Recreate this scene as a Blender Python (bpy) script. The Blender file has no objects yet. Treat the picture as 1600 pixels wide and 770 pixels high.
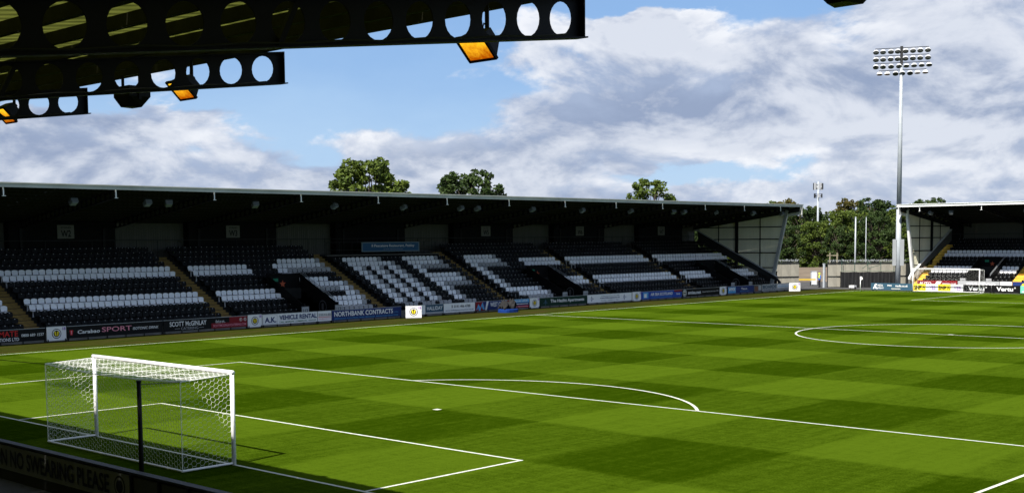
import bpy, bmesh, math, random
import numpy as np
from mathutils import Vector, Matrix
random.seed(7); rng = np.random.default_rng(11)
S = bpy.context.scene
COL = S.collection

# ------------------------------------------------------------------ camera
CAM = Vector((31.808, -18.7952, 5.996)); YAW, PITCH, ROLL = -0.7565, -0.0825, -0.0085
F_ = Vector((math.sin(YAW)*math.cos(PITCH), math.cos(YAW)*math.cos(PITCH), math.sin(PITCH)))
R_ = Vector((math.cos(YAW), -math.sin(YAW), 0)); U_ = R_.cross(F_)
Rr = R_*math.cos(ROLL)+U_*math.sin(ROLL); Ur = -R_*math.sin(ROLL)+U_*math.cos(ROLL)
cam = bpy.data.cameras.new('camera'); camo = bpy.data.objects.new('camera', cam); COL.objects.link(camo)
camo.matrix_world = Matrix(((Rr.x, Ur.x, -F_.x, CAM.x), (Rr.y, Ur.y, -F_.y, CAM.y), (Rr.z, Ur.z, -F_.z, CAM.z), (0, 0, 0, 1)))
cam.sensor_width = 36; cam.lens = 36*1929.55/1600; cam.shift_y = (533.1-385)/1600
cam.clip_start = .1; cam.clip_end = 8000
S.camera = camo

# ------------------------------------------------------------------ sun, sky, exposure
SUN = Vector((0.17, -0.775, 1.0)).normalized()           # towards the sun
sl = bpy.data.lights.new('sun', 'SUN'); sl.energy = 5.0; sl.angle = math.radians(.53); sl.color = (1, .95, .87)
so = bpy.data.objects.new('sun', sl); COL.objects.link(so); so.rotation_euler = SUN.to_track_quat('Z', 'Y').to_euler(); so.location = (0, -20, 60)
S.view_settings.view_transform = 'Standard'; S.view_settings.look = 'None'
S.view_settings.exposure = 0.92; S.view_settings.gamma = 1.0; S.view_settings.use_curve_mapping = False
S.cycles.max_bounces = 6; S.cycles.diffuse_bounces = 3; S.cycles.transparent_max_bounces = 6
S.cycles.sample_clamp_indirect = 6

W = bpy.data.worlds.new('World'); S.world = W; W.use_nodes = True
def build_world():
    nt = W.node_tree; nt.nodes.clear(); N = nt.nodes.new; L = nt.links.new
    def inp(s, v):
        if isinstance(v, (int, float)): s.default_value = v
        elif isinstance(v, tuple): s.default_value = v
        else: L(v, s)
    def M(op, a, b=0., c=0., clamp=False):
        n = N('ShaderNodeMath'); n.operation = op; n.use_clamp = clamp
        inp(n.inputs[0], a); inp(n.inputs[1], b); inp(n.inputs[2], c); return n.outputs[0]
    def smooth(x, lo, hi):
        n = N('ShaderNodeMapRange'); n.interpolation_type = 'SMOOTHSTEP'; inp(n.inputs[0], x)
        n.inputs[1].default_value = lo; n.inputs[2].default_value = hi; return n.outputs[0]
    def mix(f, a, b):
        n = N('ShaderNodeMix'); n.data_type = 'RGBA'; inp(n.inputs[0], f); inp(n.inputs[6], a); inp(n.inputs[7], b); return n.outputs[2]
    sky = N('ShaderNodeTexSky'); sky.sky_type = 'NISHITA'; sky.sun_disc = False
    sky.sun_elevation = math.asin(SUN.z); sky.sun_rotation = math.atan2(SUN.x, SUN.y)
    sky.air_density = 1.15; sky.dust_density = .6; sky.ozone_density = 2.2
    tc = N('ShaderNodeTexCoord'); sep = N('ShaderNodeSeparateXYZ'); L(tc.outputs['Generated'], sep.inputs[0])
    x, y, z = sep.outputs
    # azimuth to the right of the direction one looks in, and elevation, in degrees
    fx, fy = math.sin(YAW), math.cos(YAW)
    a = M('ADD', M('MULTIPLY', x, fy), M('MULTIPLY', y, -fx)); b = M('ADD', M('MULTIPLY', x, fx), M('MULTIPLY', y, fy))
    u0 = M('MULTIPLY', M('ARCTAN2', a, b), 57.2958); v0 = M('MULTIPLY', M('ARCSINE', z), 57.2958)
    def noise(off, scale, detail, rough=.55, dist=0., zs=2.6):
        mp = N('ShaderNodeMapping'); L(tc.outputs['Generated'], mp.inputs[0])
        mp.inputs['Scale'].default_value = (scale, scale, scale*zs); mp.inputs['Location'].default_value = off
        n = N('ShaderNodeTexNoise'); n.inputs['Scale'].default_value = 1; n.inputs['Detail'].default_value = detail
        n.inputs['Roughness'].default_value = rough; n.inputs['Distortion'].default_value = dist
        L(mp.outputs[0], n.inputs['Vector']); return n.outputs[0]
    u = M('ADD', u0, M('MULTIPLY', M('SUBTRACT', noise((1., 7., 3.), 9., 6, .55, .0, 2.2), .5), 13.)); v = M('ADD', v0, M('MULTIPLY', M('SUBTRACT', noise((5., 2., 8.), 9., 6, .55, .0, 2.2), .5), 5.))
    def blob(px, py, rx, ry):                             # an area of the sky by the pixel it has in the photograph
        cu, cv = math.degrees(math.atan((px-800)/1929.55)), math.degrees(math.atan((367-py)/1929.55))
        du = M('DIVIDE', M('SUBTRACT', u, cu), rx/33.7); dv = M('DIVIDE', M('SUBTRACT', v, cv), ry/33.7)
        d = M('SQRT', M('ADD', M('MULTIPLY', du, du), M('MULTIPLY', dv, dv)))
        return M('SUBTRACT', 1., smooth(d, .15, 1.55))
    lay = .055
    for px, py, rx, ry, w in ((1130, 165, 540, 92, .31), (1350, 235, 300, 60, .14), (1330, 312, 460, 46, .22), (1245, 205, 240, 60, -.05), (1650, 140, 360, 150, .26), (80, 255, 400, 62, .30), (990, 60, 190, 42, .26), (720, 262, 360, 52, .20), (150, 192, 300, 20, .22),
                              (540, 115, 200, 92, -.40), (1255, 55, 130, 55, -.16), (1050, 268, 170, 16, -.24), (1120, 6, 230, 24, -.34), (470, 215, 80, 40, -.10)):
        lay = M('ADD', lay, M('MULTIPLY', blob(px, py, rx, ry), w))
    O1 = (3.1, 1.7, .4)
    n1 = noise(O1, 6.8, 11, .57, .3, 2.0); n1b = noise((3.1, 1.7, .4-.11), 6.8, 7, .54, .3, 2.0); nb = noise((9.2, 4.1, 2.), 14, 10, .60, .5, 1.9)
    dens = M('ADD', M('ADD', n1, M('MULTIPLY', M('SUBTRACT', nb, .5), .26)), lay)
    cover = smooth(dens, .51, .67)
    light = smooth(M('ADD', M('MULTIPLY', M('SUBTRACT', n1, n1b), 1.5), M('MULTIPLY', M('SUBTRACT', nb, .5), .75)), -.17, .17)
    up_ = M('SUBTRACT', M('ADD', M('MULTIPLY', blob(990, 45, 260, 42), .28), M('ADD', M('MULTIPLY', blob(1460, 262, 260, 32), .35), M('MULTIPLY', blob(640, 225, 110, 30), .35))), M('MULTIPLY', blob(900, 150, 260, 60), .25))
    light = M('ADD', light, up_, 0., True)
    thick = smooth(dens, .64, .88)
    white = mix(light, (4.3, 5.2, 7.1, 1), (9.9, 10.1, 10.6, 1))
    cloud = mix(M('MULTIPLY', thick, .75), white, mix(light, (2.9, 3.6, 5.3, 1), (7.1, 7.6, 8.7, 1)))
    low = smooth(v, 11., 1.)
    clear = mix(M('MULTIPLY', smooth(v, 40., 8.), .8), sky.outputs[0], mix(low, (2.9, 5.2, 9.3, 1), (5.2, 7.5, 10.6, 1)))
    colr = mix(M('MULTIPLY', cover, .95), clear, cloud)
    bg = N('ShaderNodeBackground'); L(colr, bg.inputs[0]); bg.inputs[1].default_value = .05
    out = N('ShaderNodeOutputWorld'); L(bg.outputs[0], out.inputs[0])
build_world()

# ------------------------------------------------------------------ materials
MATS = {}
def mat(name, col, rough=.6, var=.0, vscale=3., metal=0., bump=0., bscale=40., emit=None, estr=0., spec=.4, stretch=None):
    if name in MATS: return MATS[name]
    m = bpy.data.materials.new(name); m.use_nodes = True; nt = m.node_tree; p = nt.nodes['Principled BSDF']
    p.inputs['Roughness'].default_value = rough; p.inputs['Metallic'].default_value = metal
    p.inputs['Specular IOR Level'].default_value = spec
    c = (*col, 1) if len(col) == 3 else col
    p.inputs['Base Color'].default_value = c
    N = nt.nodes.new; L = nt.links.new
    tc = N('ShaderNodeTexCoord') if (var or bump) else None
    if var:
        vec = tc.outputs['Object']
        if stretch:
            mp = N('ShaderNodeMapping'); mp.inputs['Scale'].default_value = stretch; L(vec, mp.inputs[0]); vec = mp.outputs[0]
        n = N('ShaderNodeTexNoise'); n.inputs['Scale'].default_value = vscale; n.inputs['Detail'].default_value = 6; n.inputs['Roughness'].default_value = .65; L(vec, n.inputs['Vector'])
        r = N('ShaderNodeValToRGB'); r.color_ramp.elements[0].position = .3; r.color_ramp.elements[1].position = .72
        r.color_ramp.elements[0].color = tuple(k*(1-var) for k in c[:3])+(1,); r.color_ramp.elements[1].color = tuple(min(1, k*(1+var)) for k in c[:3])+(1,)
        L(n.outputs[0], r.inputs[0]); L(r.outputs[0], p.inputs['Base Color'])
    if bump:
        n = N('ShaderNodeTexNoise'); n.inputs['Scale'].default_value = bscale; n.inputs['Detail'].default_value = 4; L(tc.outputs['Object'], n.inputs['Vector'])
        b = N('ShaderNodeBump'); b.inputs['Strength'].default_value = bump; b.inputs['Distance'].default_value = .02; L(n.outputs[0], b.inputs['Height']); L(b.outputs[0], p.inputs['Normal'])
    if emit:
        p.inputs['Emission Color'].default_value = (*emit, 1); p.inputs['Emission Strength'].default_value = estr
    MATS[name] = m; return m

white_paint = mat('white_paint', (.8, .8, .8), .35, .05, 4)
goal_white = mat('goal_white', (.82, .82, .82), .3)
net_white = mat('net_white', (.82, .83, .80), .7)
line_white = mat('line_white', (.50, .52, .43), .95, .22, 6, spec=0.)
black_steel = mat('black_steel', (.004, .004, .0045), .6, .2, 2, spec=.2)
dark_steel = mat('dark_steel', (.018, .019, .020), .6, .25, 2, spec=.25)
grey_steel = mat('grey_steel', (.36, .38, .40), .5, .12, 1.5, .2)
galv = mat('galvanised', (.34, .37, .40), .55, .12, 2., 0.)
fascia_m = mat('fascia', (.42, .43, .42), .5, .18, .6)
fascia_white = mat('fascia_white', (.74, .75, .74), .45, .1, .6)
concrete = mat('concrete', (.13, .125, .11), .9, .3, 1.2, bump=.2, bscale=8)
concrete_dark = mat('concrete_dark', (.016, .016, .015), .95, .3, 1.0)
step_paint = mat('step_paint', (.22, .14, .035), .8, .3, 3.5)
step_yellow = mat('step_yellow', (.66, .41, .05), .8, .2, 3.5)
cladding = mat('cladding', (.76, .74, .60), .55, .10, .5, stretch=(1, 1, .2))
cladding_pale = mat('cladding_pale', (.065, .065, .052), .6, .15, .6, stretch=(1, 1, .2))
black_panel = mat('black_panel', (.0035, .0035, .004), .8, .2, 1, spec=.15)
roof_sheet = mat('roof_sheet', (.012, .012, .0115), .7, .14, .8, spec=.2)
purlin_m = mat('purlin', (.010, .010, .0095), .7, .2, 1, spec=.2)
seat_white = mat('seat_white', (.80, .80, .83), .38, .10, 1.3)
seat_grey = mat('seat_grey', (.30, .30, .31), .42, .1, 1.3)
seat_black = mat('seat_black', (.0022, .0022, .0026), .45, .3, 1.3, spec=.12)
plate_m = mat('number_plate', (.5, .5, .5), .5)
def rooflight():                                          # weathered translucent sheets: daylight glows through them
    m = bpy.data.materials.new('rooflight'); m.use_nodes = True; nt = m.node_tree; N = nt.nodes.new; L = nt.links.new; p = nt.nodes['Principled BSDF']
    tc = N('ShaderNodeTexCoord'); mp = N('ShaderNodeMapping'); mp.inputs['Scale'].default_value = (3., .5, 1); L(tc.outputs['Object'], mp.inputs[0])
    n = N('ShaderNodeTexNoise'); n.inputs['Scale'].default_value = 1.6; n.inputs['Detail'].default_value = 6; n.inputs['Roughness'].default_value = .7; L(mp.outputs[0], n.inputs['Vector'])
    r = N('ShaderNodeValToRGB'); r.color_ramp.elements[0].position = .3; r.color_ramp.elements[1].position = .7; r.color_ramp.elements[0].color = (.011, .014, .0025, 1); r.color_ramp.elements[1].color = (.075, .082, .016, 1)
    L(n.outputs[0], r.inputs[0]); p.inputs['Base Color'].default_value = (.05, .055, .025, 1); p.inputs['Roughness'].default_value = .8; p.inputs['Specular IOR Level'].default_value = .1
    tr = N('ShaderNodeBsdfTranslucent'); L(r.outputs[0], tr.inputs['Color']); ad = N('ShaderNodeAddShader'); L(p.outputs[0], ad.inputs[0]); L(tr.outputs[0], ad.inputs[1]); L(ad.outputs[0], nt.nodes['Material Output'].inputs[0]); return m
near_sheet = rooflight()
near_purlin = mat('near_purlin', (.035, .035, .022), .8, .3, 3, spec=.1)
gable_pale = mat('gable_pale', (.72, .70, .55), .6, .12, .6, stretch=(1, 1, .2))


def grass_material(name, light, dark, mow=True, worn=None):
    m = bpy.data.materials.new(name); m.use_nodes = True; nt = m.node_tree; p = nt.nodes['Principled BSDF']
    N = nt.nodes.new; L = nt.links.new
    p.inputs['Roughness'].default_value = .8; p.inputs['Specular IOR Level'].default_value = 0.
    tc = N('ShaderNodeTexCoord'); sep = N('ShaderNodeSeparateXYZ'); L(tc.outputs['Object'], sep.inputs[0])
    def Mt(op, a, b=0., clamp=False):
        n = N('ShaderNodeMath'); n.operation = op; n.use_clamp = clamp
        for s, v in ((n.inputs[0], a), (n.inputs[1], b)):
            if isinstance(v, (int, float)): s.default_value = v
            else: L(v, s)
        return n.outputs[0]
    def noise(sc, det, scale3=None, rough=.6):
        vec = tc.outputs['Object']
        if scale3:
            mp = N('ShaderNodeMapping'); mp.inputs['Scale'].default_value = scale3; L(vec, mp.inputs[0]); vec = mp.outputs[0]
        n = N('ShaderNodeTexNoise'); n.inputs['Scale'].default_value = sc; n.inputs['Detail'].default_value = det; n.inputs['Roughness'].default_value = rough
        L(vec, n.inputs['Vector']); return n.outputs[0]
    if mow:                                              # cut direction of the mower: sheen painted as bands across and along the pitch
        wob = Mt('MULTIPLY', Mt('SUBTRACT', noise(.5, 3), .5), .35)
        def band(c, w, o, sharp):
            t = Mt('MULTIPLY', Mt('ADD', Mt('ADD', c, wob), o), math.pi/w)
            return Mt('ADD', Mt('MULTIPLY', Mt('MULTIPLY', Mt('SINE', t), sharp), .5), .5, True)
        bx = band(sep.outputs[0], 4.7, 4.7, 10.); by = band(sep.outputs[1], 5.58, 0., 10.)
        f = Mt('ADD', Mt('ADD', Mt('MULTIPLY', bx, .33), Mt('MULTIPLY', by, .43)), .12)
    else: f = Mt('ADD', .5, 0.)
    streak = noise(1., 5, (3.2, .35, 1)); streak2 = noise(1., 4, (.5, 5.5, 1)); fine = noise(24, 6, None, .75); big = noise(.12, 3); mid = noise(1., 6, (4.5, 3.2, 1), .85)
    f = Mt('ADD', f, Mt('MULTIPLY', Mt('SUBTRACT', streak, .5), .8)); f = Mt('ADD', f, Mt('MULTIPLY', Mt('SUBTRACT', streak2, .5), .6))
    f = Mt('ADD', f, Mt('MULTIPLY', Mt('SUBTRACT', fine, .5), 2.6)); f = Mt('ADD', f, Mt('MULTIPLY', Mt('SUBTRACT', mid, .5), 1.3)); f = Mt('ADD', f, Mt('MULTIPLY', Mt('SUBTRACT', big, .5), .5))
    r = N('ShaderNodeValToRGB'); r.color_ramp.elements[0].color = (*dark, 1); r.color_ramp.elements[1].color = (*light, 1)
    r.color_ramp.elements[0].position = .05; r.color_ramp.elements[1].position = .95
    L(f, r.inputs[0]); outc = r.outputs[0]
    if worn:
        wn = noise(1., 6, (1.6, .22, 1)); mr = N('ShaderNodeMapRange'); mr.inputs[1].default_value = .46; mr.inputs[2].default_value = .60; L(wn, mr.inputs[0])
        mx = N('ShaderNodeMix'); mx.data_type = 'RGBA'; L(mr.outputs[0], mx.inputs[0]); L(outc, mx.inputs[6]); mx.inputs[7].default_value = (*worn, 1); outc = mx.outputs[2]
    L(outc, p.inputs['Base Color'])
    b = N('ShaderNodeBump'); b.inputs['Strength'].default_value = .9; b.inputs['Distance'].default_value = .03
    L(noise(30, 4, None, .8), b.inputs['Height']); L(b.outputs[0], p.inputs['Normal'])
    return m
pitch_grass = grass_material('pitch_grass', (.0585, .0985, .0048), (.0150, .0330, .0003))
verge_grass = grass_material('verge_grass', (.034, .044, .006), (.015, .021, .003), False, (.038, .033, .010))
asphalt = mat('asphalt', (.050, .049, .048), .95, .3, .8, bump=.3, bscale=30)
land_m = mat('land', (.055, .060, .028), .95, .4, .05)

# ------------------------------------------------------------------ mesh helpers
class MB:
    def __init__(s): s.v = []; s.f = []; s.m = []; s.mi = 0
    def add(s, vs, fs):
        o = len(s.v); s.v += [tuple(p) for p in vs]; s.f += [tuple(i+o for i in f) for f in fs]; s.m += [s.mi]*len(fs); return s
    def box(s, x0, x1, y0, y1, z0, z1):
        return s.add([(x, y, z) for z in (z0, z1) for y in (y0, y1) for x in (x0, x1)],
                     [(0, 2, 3, 1), (4, 5, 7, 6), (0, 1, 5, 4), (2, 6, 7, 3), (0, 4, 6, 2), (1, 3, 7, 5)])
    def obox(s, c, ax, ay, az):                           # centre and three half-axes
        c, ax, ay, az = map(Vector, (c, ax, ay, az))
        return s.add([c+ax*i+ay*j+az*k for k in (-1, 1) for j in (-1, 1) for i in (-1, 1)],
                     [(0, 2, 3, 1), (4, 5, 7, 6), (0, 1, 5, 4), (2, 6, 7, 3), (0, 4, 6, 2), (1, 3, 7, 5)])
    def bar(s, p, q, w, h, up=(0, 0, 1)):
        p, q = Vector(p), Vector(q); d = q-p; l = d.length; d.normalize(); r = d.cross(Vector(up))
        if r.length < 1e-4: r = d.cross(Vector((1, 0, 0)))
        r.normalize(); u = r.cross(d); return s.obox((p+q)/2, d*(l/2), r*(w/2), u*(h/2))
    def tube(s, p, q, r0, r1=None, n=8, caps=True):
        r1 = r0 if r1 is None else r1
        p, q = Vector(p), Vector(q); d = (q-p).normalized(); a = d.orthogonal().normalized(); b = d.cross(a)
        vs = [c+(a*math.cos(t)+b*math.sin(t))*r for c, r in ((p, r0), (q, r1)) for t in [2*math.pi*i/n for i in range(n)]]
        fs = [(i, (i+1) % n, n+(i+1) % n, n+i) for i in range(n)]
        if caps: fs += [tuple(range(n-1, -1, -1)), tuple(range(n, 2*n))]
        return s.add(vs, fs)
    def prism(s, poly, vec):                              # planar polygon pushed along vec
        n = len(poly); vec = Vector(vec); P = [Vector(p) for p in poly]
        return s.add(P+[p+vec for p in P], [tuple(range(n-1, -1, -1)), tuple(range(n, 2*n))]+[(i, (i+1) % n, n+(i+1) % n, n+i) for i in range(n)])
    def mesh(s, name, mats, smooth=False):
        me = bpy.data.meshes.new(name); me.from_pydata(s.v, [], s.f)
        for m in (mats if isinstance(mats, (list, tuple)) else [mats]): me.materials.append(m)
        if any(s.m): me.polygons.foreach_set('material_index', s.m)
        if smooth: me.polygons.foreach_set('use_smooth', [True]*len(s.f))
        bm = bmesh.new(); bm.from_mesh(me); bmesh.ops.recalc_face_normals(bm, faces=bm.faces); bm.to_mesh(me); bm.free()
        me.update(); return me
    def build(s, name, mats, parent=None, smooth=False):
        return link(name, s.mesh(name, mats, smooth), parent)
def link(name, me, parent=None, M=None):
    o = bpy.data.objects.new(name, me); COL.objects.link(o)
    if M is not None: o.matrix_basis = M
    if parent:                                            # geometry is in world coordinates for placed things, local for prototypes
        o.parent = parent; o.matrix_parent_inverse = PINV.get(parent.name, Matrix.Identity(4))
    return o
PINV = {}
def thing(name, label, cat, loc=(0, 0, 0), group=None, world=True, rotz=0):
    o = bpy.data.objects.new(name, None); COL.objects.link(o); o.empty_display_size = .2
    o.location = loc; o.rotation_euler = (0, 0, rotz)
    o['label'] = label; o['category'] = cat
    if group: o['group'] = group
    if world: PINV[o.name] = Matrix.Translation(Vector(loc)).inverted()
    return o
def tag(o, label, cat, group=None):
    o['label'] = label; o['category'] = cat
    if group: o['group'] = group
    return o
def struct(o): o['kind'] = 'structure'; return o
def copy_tree(o, parent=None):
    c = o.copy(); COL.objects.link(c); c.parent = parent
    if parent: c.matrix_parent_inverse = o.matrix_parent_inverse.copy()
    for ch in list(o.children): copy_tree(ch, c)
    return c
TEXTS = {}
def text_mesh(s, bold):
    k = (s, bold)
    if k not in TEXTS:
        cu = bpy.data.curves.new('t', 'FONT'); cu.body = s; cu.size = 1; cu.offset = bold; cu.resolution_u = 3
        ob = bpy.data.objects.new('t', cu); COL.objects.link(ob); dg = bpy.context.evaluated_depsgraph_get(); dg.update()
        me = bpy.data.meshes.new_from_object(ob.evaluated_get(dg))
        bpy.data.objects.remove(ob); bpy.data.curves.remove(cu)
        co = np.array([v.co[:2] for v in me.vertices]); lo, hi = co.min(0), co.max(0)
        co = (co-lo)/(hi-lo); fs = [tuple(p.vertices) for p in me.polygons]; bpy.data.meshes.remove(me)
        TEXTS[k] = (co, fs)
    return TEXTS[k]
NR = {}
class Face:                                               # a flat face in the place: origin lower left, right, up, out
    def __init__(s, o, r, u=(0, 0, 1)):
        s.o = Vector(o); s.r = Vector(r).normalized(); s.u = Vector(u).normalized(); s.n = s.r.cross(s.u)
    def at(s, a, b, c=0.): return s.o+s.r*a+s.u*b+s.n*c
    def text(s, body, a0, a1, b0, b1, m, parent, bold=.012, lift=.022, name='lettering', shear=0.):
        co, fs = text_mesh(body, bold)
        mb = MB(); mb.add([s.at(a0+(a1-a0)*p[0]+shear*(b1-b0)*(p[1]-.5), b0+(b1-b0)*p[1], lift) for p in co], fs)
        me = mb.mesh(name, m); return link(name, me, parent)
    def rect(s, a0, a1, b0, b1, m, parent, lift=.004, name='colour_field'):
        NR[parent.name] = NR.get(parent.name, 0)+1; lift = lift+.0016*NR[parent.name]; mb = MB(); mb.obox(s.at((a0+a1)/2, (b0+b1)/2, lift/2), s.r*((a1-a0)/2), s.u*((b1-b0)/2), s.n*(lift/2)); return mb.build(name, m, parent)
    def disc(s, a, b, ra, m, parent, lift=.006, name='emblem', n=20, rb=None, inner=0.):
        NR[parent.name] = NR.get(parent.name, 0)+1; lift = min(lift, .006)+.0016*NR[parent.name]; mb = MB(); rb = rb or ra
        P = [s.at(a+ra*math.cos(t), b+rb*math.sin(t), lift) for t in [2*math.pi*i/n for i in range(n)]]
        if inner:
            Q = [s.at(a+ra*inner*math.cos(t), b+rb*inner*math.sin(t), lift) for t in [2*math.pi*i/n for i in range(n)]]
            mb.add(P+Q, [(i, (i+1) % n, n+(i+1) % n, n+i) for i in range(n)])
        else: mb.add(P, [tuple(range(n))])
        return mb.build(name, m, parent)
    def poly(s, pts, m, parent, lift=.006, name='emblem'):
        NR[parent.name] = NR.get(parent.name, 0)+1; lift = lift+.0016*NR[parent.name]; mb = MB(); mb.add([s.at(p[0], p[1], lift) for p in pts], [tuple(range(len(pts)))]); return mb.build(name, m, parent)
ink = {}
def I(name, c, rough=.55): return mat('print_'+name, c, rough, spec=.15)
P_white, P_black, P_yellow = I('white', (.78, .78, .78)), I('black', (.005, .005, .0055)), I('yellow', (.80, .62, .03))
P_red, P_dred, P_pink = I('red', (.55, .03, .03)), I('dark_red', (.20, .012, .018)), I('pink', (.75, .28, .36))
P_navy, P_blue, P_lblue, P_green = I('navy', (.018, .035, .14)), I('blue', (.025, .075, .36)), I('light_blue', (.10, .34, .62)), I('green', (.02, .16, .05))
P_dgreen, P_slate, P_grey, P_purple = I('dark_green', (.006, .030, .018)), I('slate', (.035, .085, .13)), I('grey', (.36, .37, .38)), I('purple', (.25, .10, .42))
P_mint, P_orange, P_cream, P_dgrey = I('mint', (.16, .52, .38)), I('orange', (.75, .13, .03)), I('cream', (.62, .60, .5)), I('dark_grey', (.10, .10, .105))
def crest(fc, a, b, r, parent, dim=False):
    k = P_dgrey if dim else P_black
    fc.disc(a, b, r, k, parent, .005); fc.disc(a, b, r*.86, P_grey if dim else P_white, parent, .007); fc.disc(a, b, r*.66, k, parent, .009)
    fc.poly([(a-r*.52, b+r*.40), (a-r*.12, b+r*.46), (a-r*.05, b-r*.52), (a-r*.34, b-r*.36)], P_grey if dim else P_yellow, parent, .011)
    fc.poly([(a+r*.52, b+r*.40), (a+r*.34, b-r*.36), (a+r*.05, b-r*.52), (a+r*.12, b+r*.46)], P_grey if dim else P_yellow, parent, .011)
    fc.text('1877' if False else 'V', a-r*.22, a+r*.22, b-r*.2, b+r*.35, k, parent, lift=.013, name='emblem')

# ------------------------------------------------------------------ ground, pitch and markings
PL, PW = 107.2, 68.0; HW = PW/2
def sheet(name, x0, x1, y0, y1, z, m, nx=1, ny=1):
    mb = MB(); xs = np.linspace(x0, x1, nx+1); ys = np.linspace(y0, y1, ny+1)
    mb.add([(x, y, z) for y in ys for x in xs], [(j*(nx+1)+i, j*(nx+1)+i+1, (j+1)*(nx+1)+i+1, (j+1)*(nx+1)+i) for j in range(ny) for i in range(nx)])
    return struct(mb.build(name, m))
sheet('ground', -4000, 4000, -4000, 4000, -.03, land_m)
sheet('paved_ground', -72, 60, -30, 132, -.016, asphalt)
sheet('verge', -40.05, 42, -4.9, 109.4, -.006, verge_grass)
pitch = sheet('pitch', -HW-.7, HW+.7, -4.85, PL+1.2, 0, pitch_grass)
def stripe(pts, w=.12, z=.005):
    mb = MB(); P = [Vector((p[0], p[1], z)) for p in pts]; Ls, Rs = [], []
    for i, p in enumerate(P):
        d = ((P[min(i+1, len(P)-1)]-P[max(i-1, 0)])); d.normalize(); n = Vector((-d.y, d.x, 0))*(w/2); Ls.append(p+n); Rs.append(p-n)
    k = len(P); mb.add(Ls+Rs, [(i, k+i, k+i+1, i+1) for i in range(k-1)])
    return mb.build('painted_line', line_white, pitch)
h6 = 3.66+5.5; h16 = 3.66+16.5
Z = [.005]
def seg(a, b):
    Z[0] += .0006 if Z[0] < .02 else 0
    stripe([a, b], .105, Z[0])
seg((-HW, 0), (-HW, PL)); seg((HW, 0), (HW, PL)); seg((-HW, 0), (HW, 0)); seg((-HW, PL), (HW, PL)); seg((-HW, PL/2), (HW, PL/2))
for y0, sg in ((0, 1), (PL, -1)):
    for hh, dd in ((h6, 5.5), (h16, 16.5)):
        seg((-hh+.0, y0), (-hh, y0+sg*dd+sg*.06)); seg((hh, y0), (hh, y0+sg*dd+sg*.06)); seg((-hh-.06, y0+sg*dd), (hh+.06, y0+sg*dd))
    a0 = math.acos(5.5/9.15); stripe([(9.15*math.sin(t), y0+sg*(11+9.15*math.cos(t))) for t in np.linspace(-a0, a0, 40)], .12, .0215)
    stripe([(.13*math.cos(t), y0+sg*11+.13*math.sin(t)*.02) for t in (math.pi, 0)], .24, .005)
stripe([(9.15*math.cos(t), PL/2+9.15*math.sin(t)) for t in np.linspace(0, 2*math.pi, 97)], .12, .022)
stripe([(-.15, PL/2), (.15, PL/2)], .3, .023)

# ------------------------------------------------------------------ a spectator stand
# profile shared by the stands: d = metres back from the roof edge, z = height
ROWS, RUN, RISE, D0, Z0 = 14, .715, .35, 3.4, 1.1        # backrest tops of row k at d = D0+RUN*k, z = Z0+RISE*k
def tread(k): return Z0-.80+RISE*k
class Stand:
    def __init__(s, root, origin, along, back):
        s.root = root; s.o = Vector(origin); s.a = Vector(along); s.b = Vector(back)
    def P(s, t, d, z): return s.o+s.a*t+s.b*d+Vector((0, 0, z))
    def slab(s, mb, t0, t1, d0, d1, z0, z1):
        mb.obox(s.P((t0+t1)/2, (d0+d1)/2, (z0+z1)/2), s.a*((t1-t0)/2), s.b*((d1-d0)/2), Vector((0, 0, (z1-z0)/2)))
    def prof(s, mb, t0, t1, poly): mb.prism([s.P(t0, d, z) for d, z in poly], s.a*(t1-t0))
    def mat(s, t, d, z):                                  # placement of a seat: local x along, y to the back
        p = s.P(t, d, z); return Matrix(((s.a.x, s.b.x, 0, p.x), (s.a.y, s.b.y, 0, p.y), (0, 0, 1, p.z), (0, 0, 0, 1)))

def seat_mesh(name, m, plate):
    mb = MB(); w = .214; n = 8                            # origin: top centre of the backrest
    arc = [(-w, -.12)]+[(-w*math.cos(math.pi*i/n), -.12+.12*math.sin(math.pi*i/n)**.7) for i in range(1, n)]+[(w, -.12)]
    out = [(-w*.88, -.34)]+arc+[(w*.88, -.34)]
    back = [(x, .035*(z/.36)*-1*0+(-z)*-.16+(.02 if abs(x) < w*.6 else 0.), z) for x, z in out]
    k = len(back); thick = .03
    V = back+[(x, y+thick, z-.008) for x, y, z in back]
    mb.add(V, [tuple(range(k)), tuple(range(2*k-1, k-1, -1))]+[(i, k+i, k+(i+1) % k, (i+1) % k) for i in range(k)])
    pan = [(-w, -.07), (-w*.93, -.37), (-w*.6, -.42), (w*.6, -.42), (w*.93, -.37), (w, -.07)]; q = len(pan)
    mb.add([(x, y, -.37+.02*(-y-.07)) for x, y in pan]+[(x, y, -.42) for x, y in pan],
           [tuple(range(q)), tuple(range(2*q-1, q-1, -1))]+[(i, q+i, q+(i+1) % q, (i+1) % q) for i in range(q)])
    mb.box(-.03, .03, -.10, -.04, -.80, -.41)
    if plate:
        mb.mi = 1; mb.add([(-.022, -.012, -.045), (.022, -.012, -.045), (.022, -.018, -.09), (-.022, -.018, -.09)], [(0, 1, 2, 3)])
    return mb.mesh(name, [m, plate_m])
SEATS = {'W': seat_mesh('seat_white', seat_white, False), 'G': seat_mesh('seat_grey', seat_grey, False), 'B': seat_mesh('seat_black', seat_black, True)}
def mesh_arrays(me):
    v = np.array([x.co[:] for x in me.vertices]); f = [tuple(p.vertices) for p in me.polygons]; mi = [p.material_index for p in me.polygons]; return v, f, mi
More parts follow.
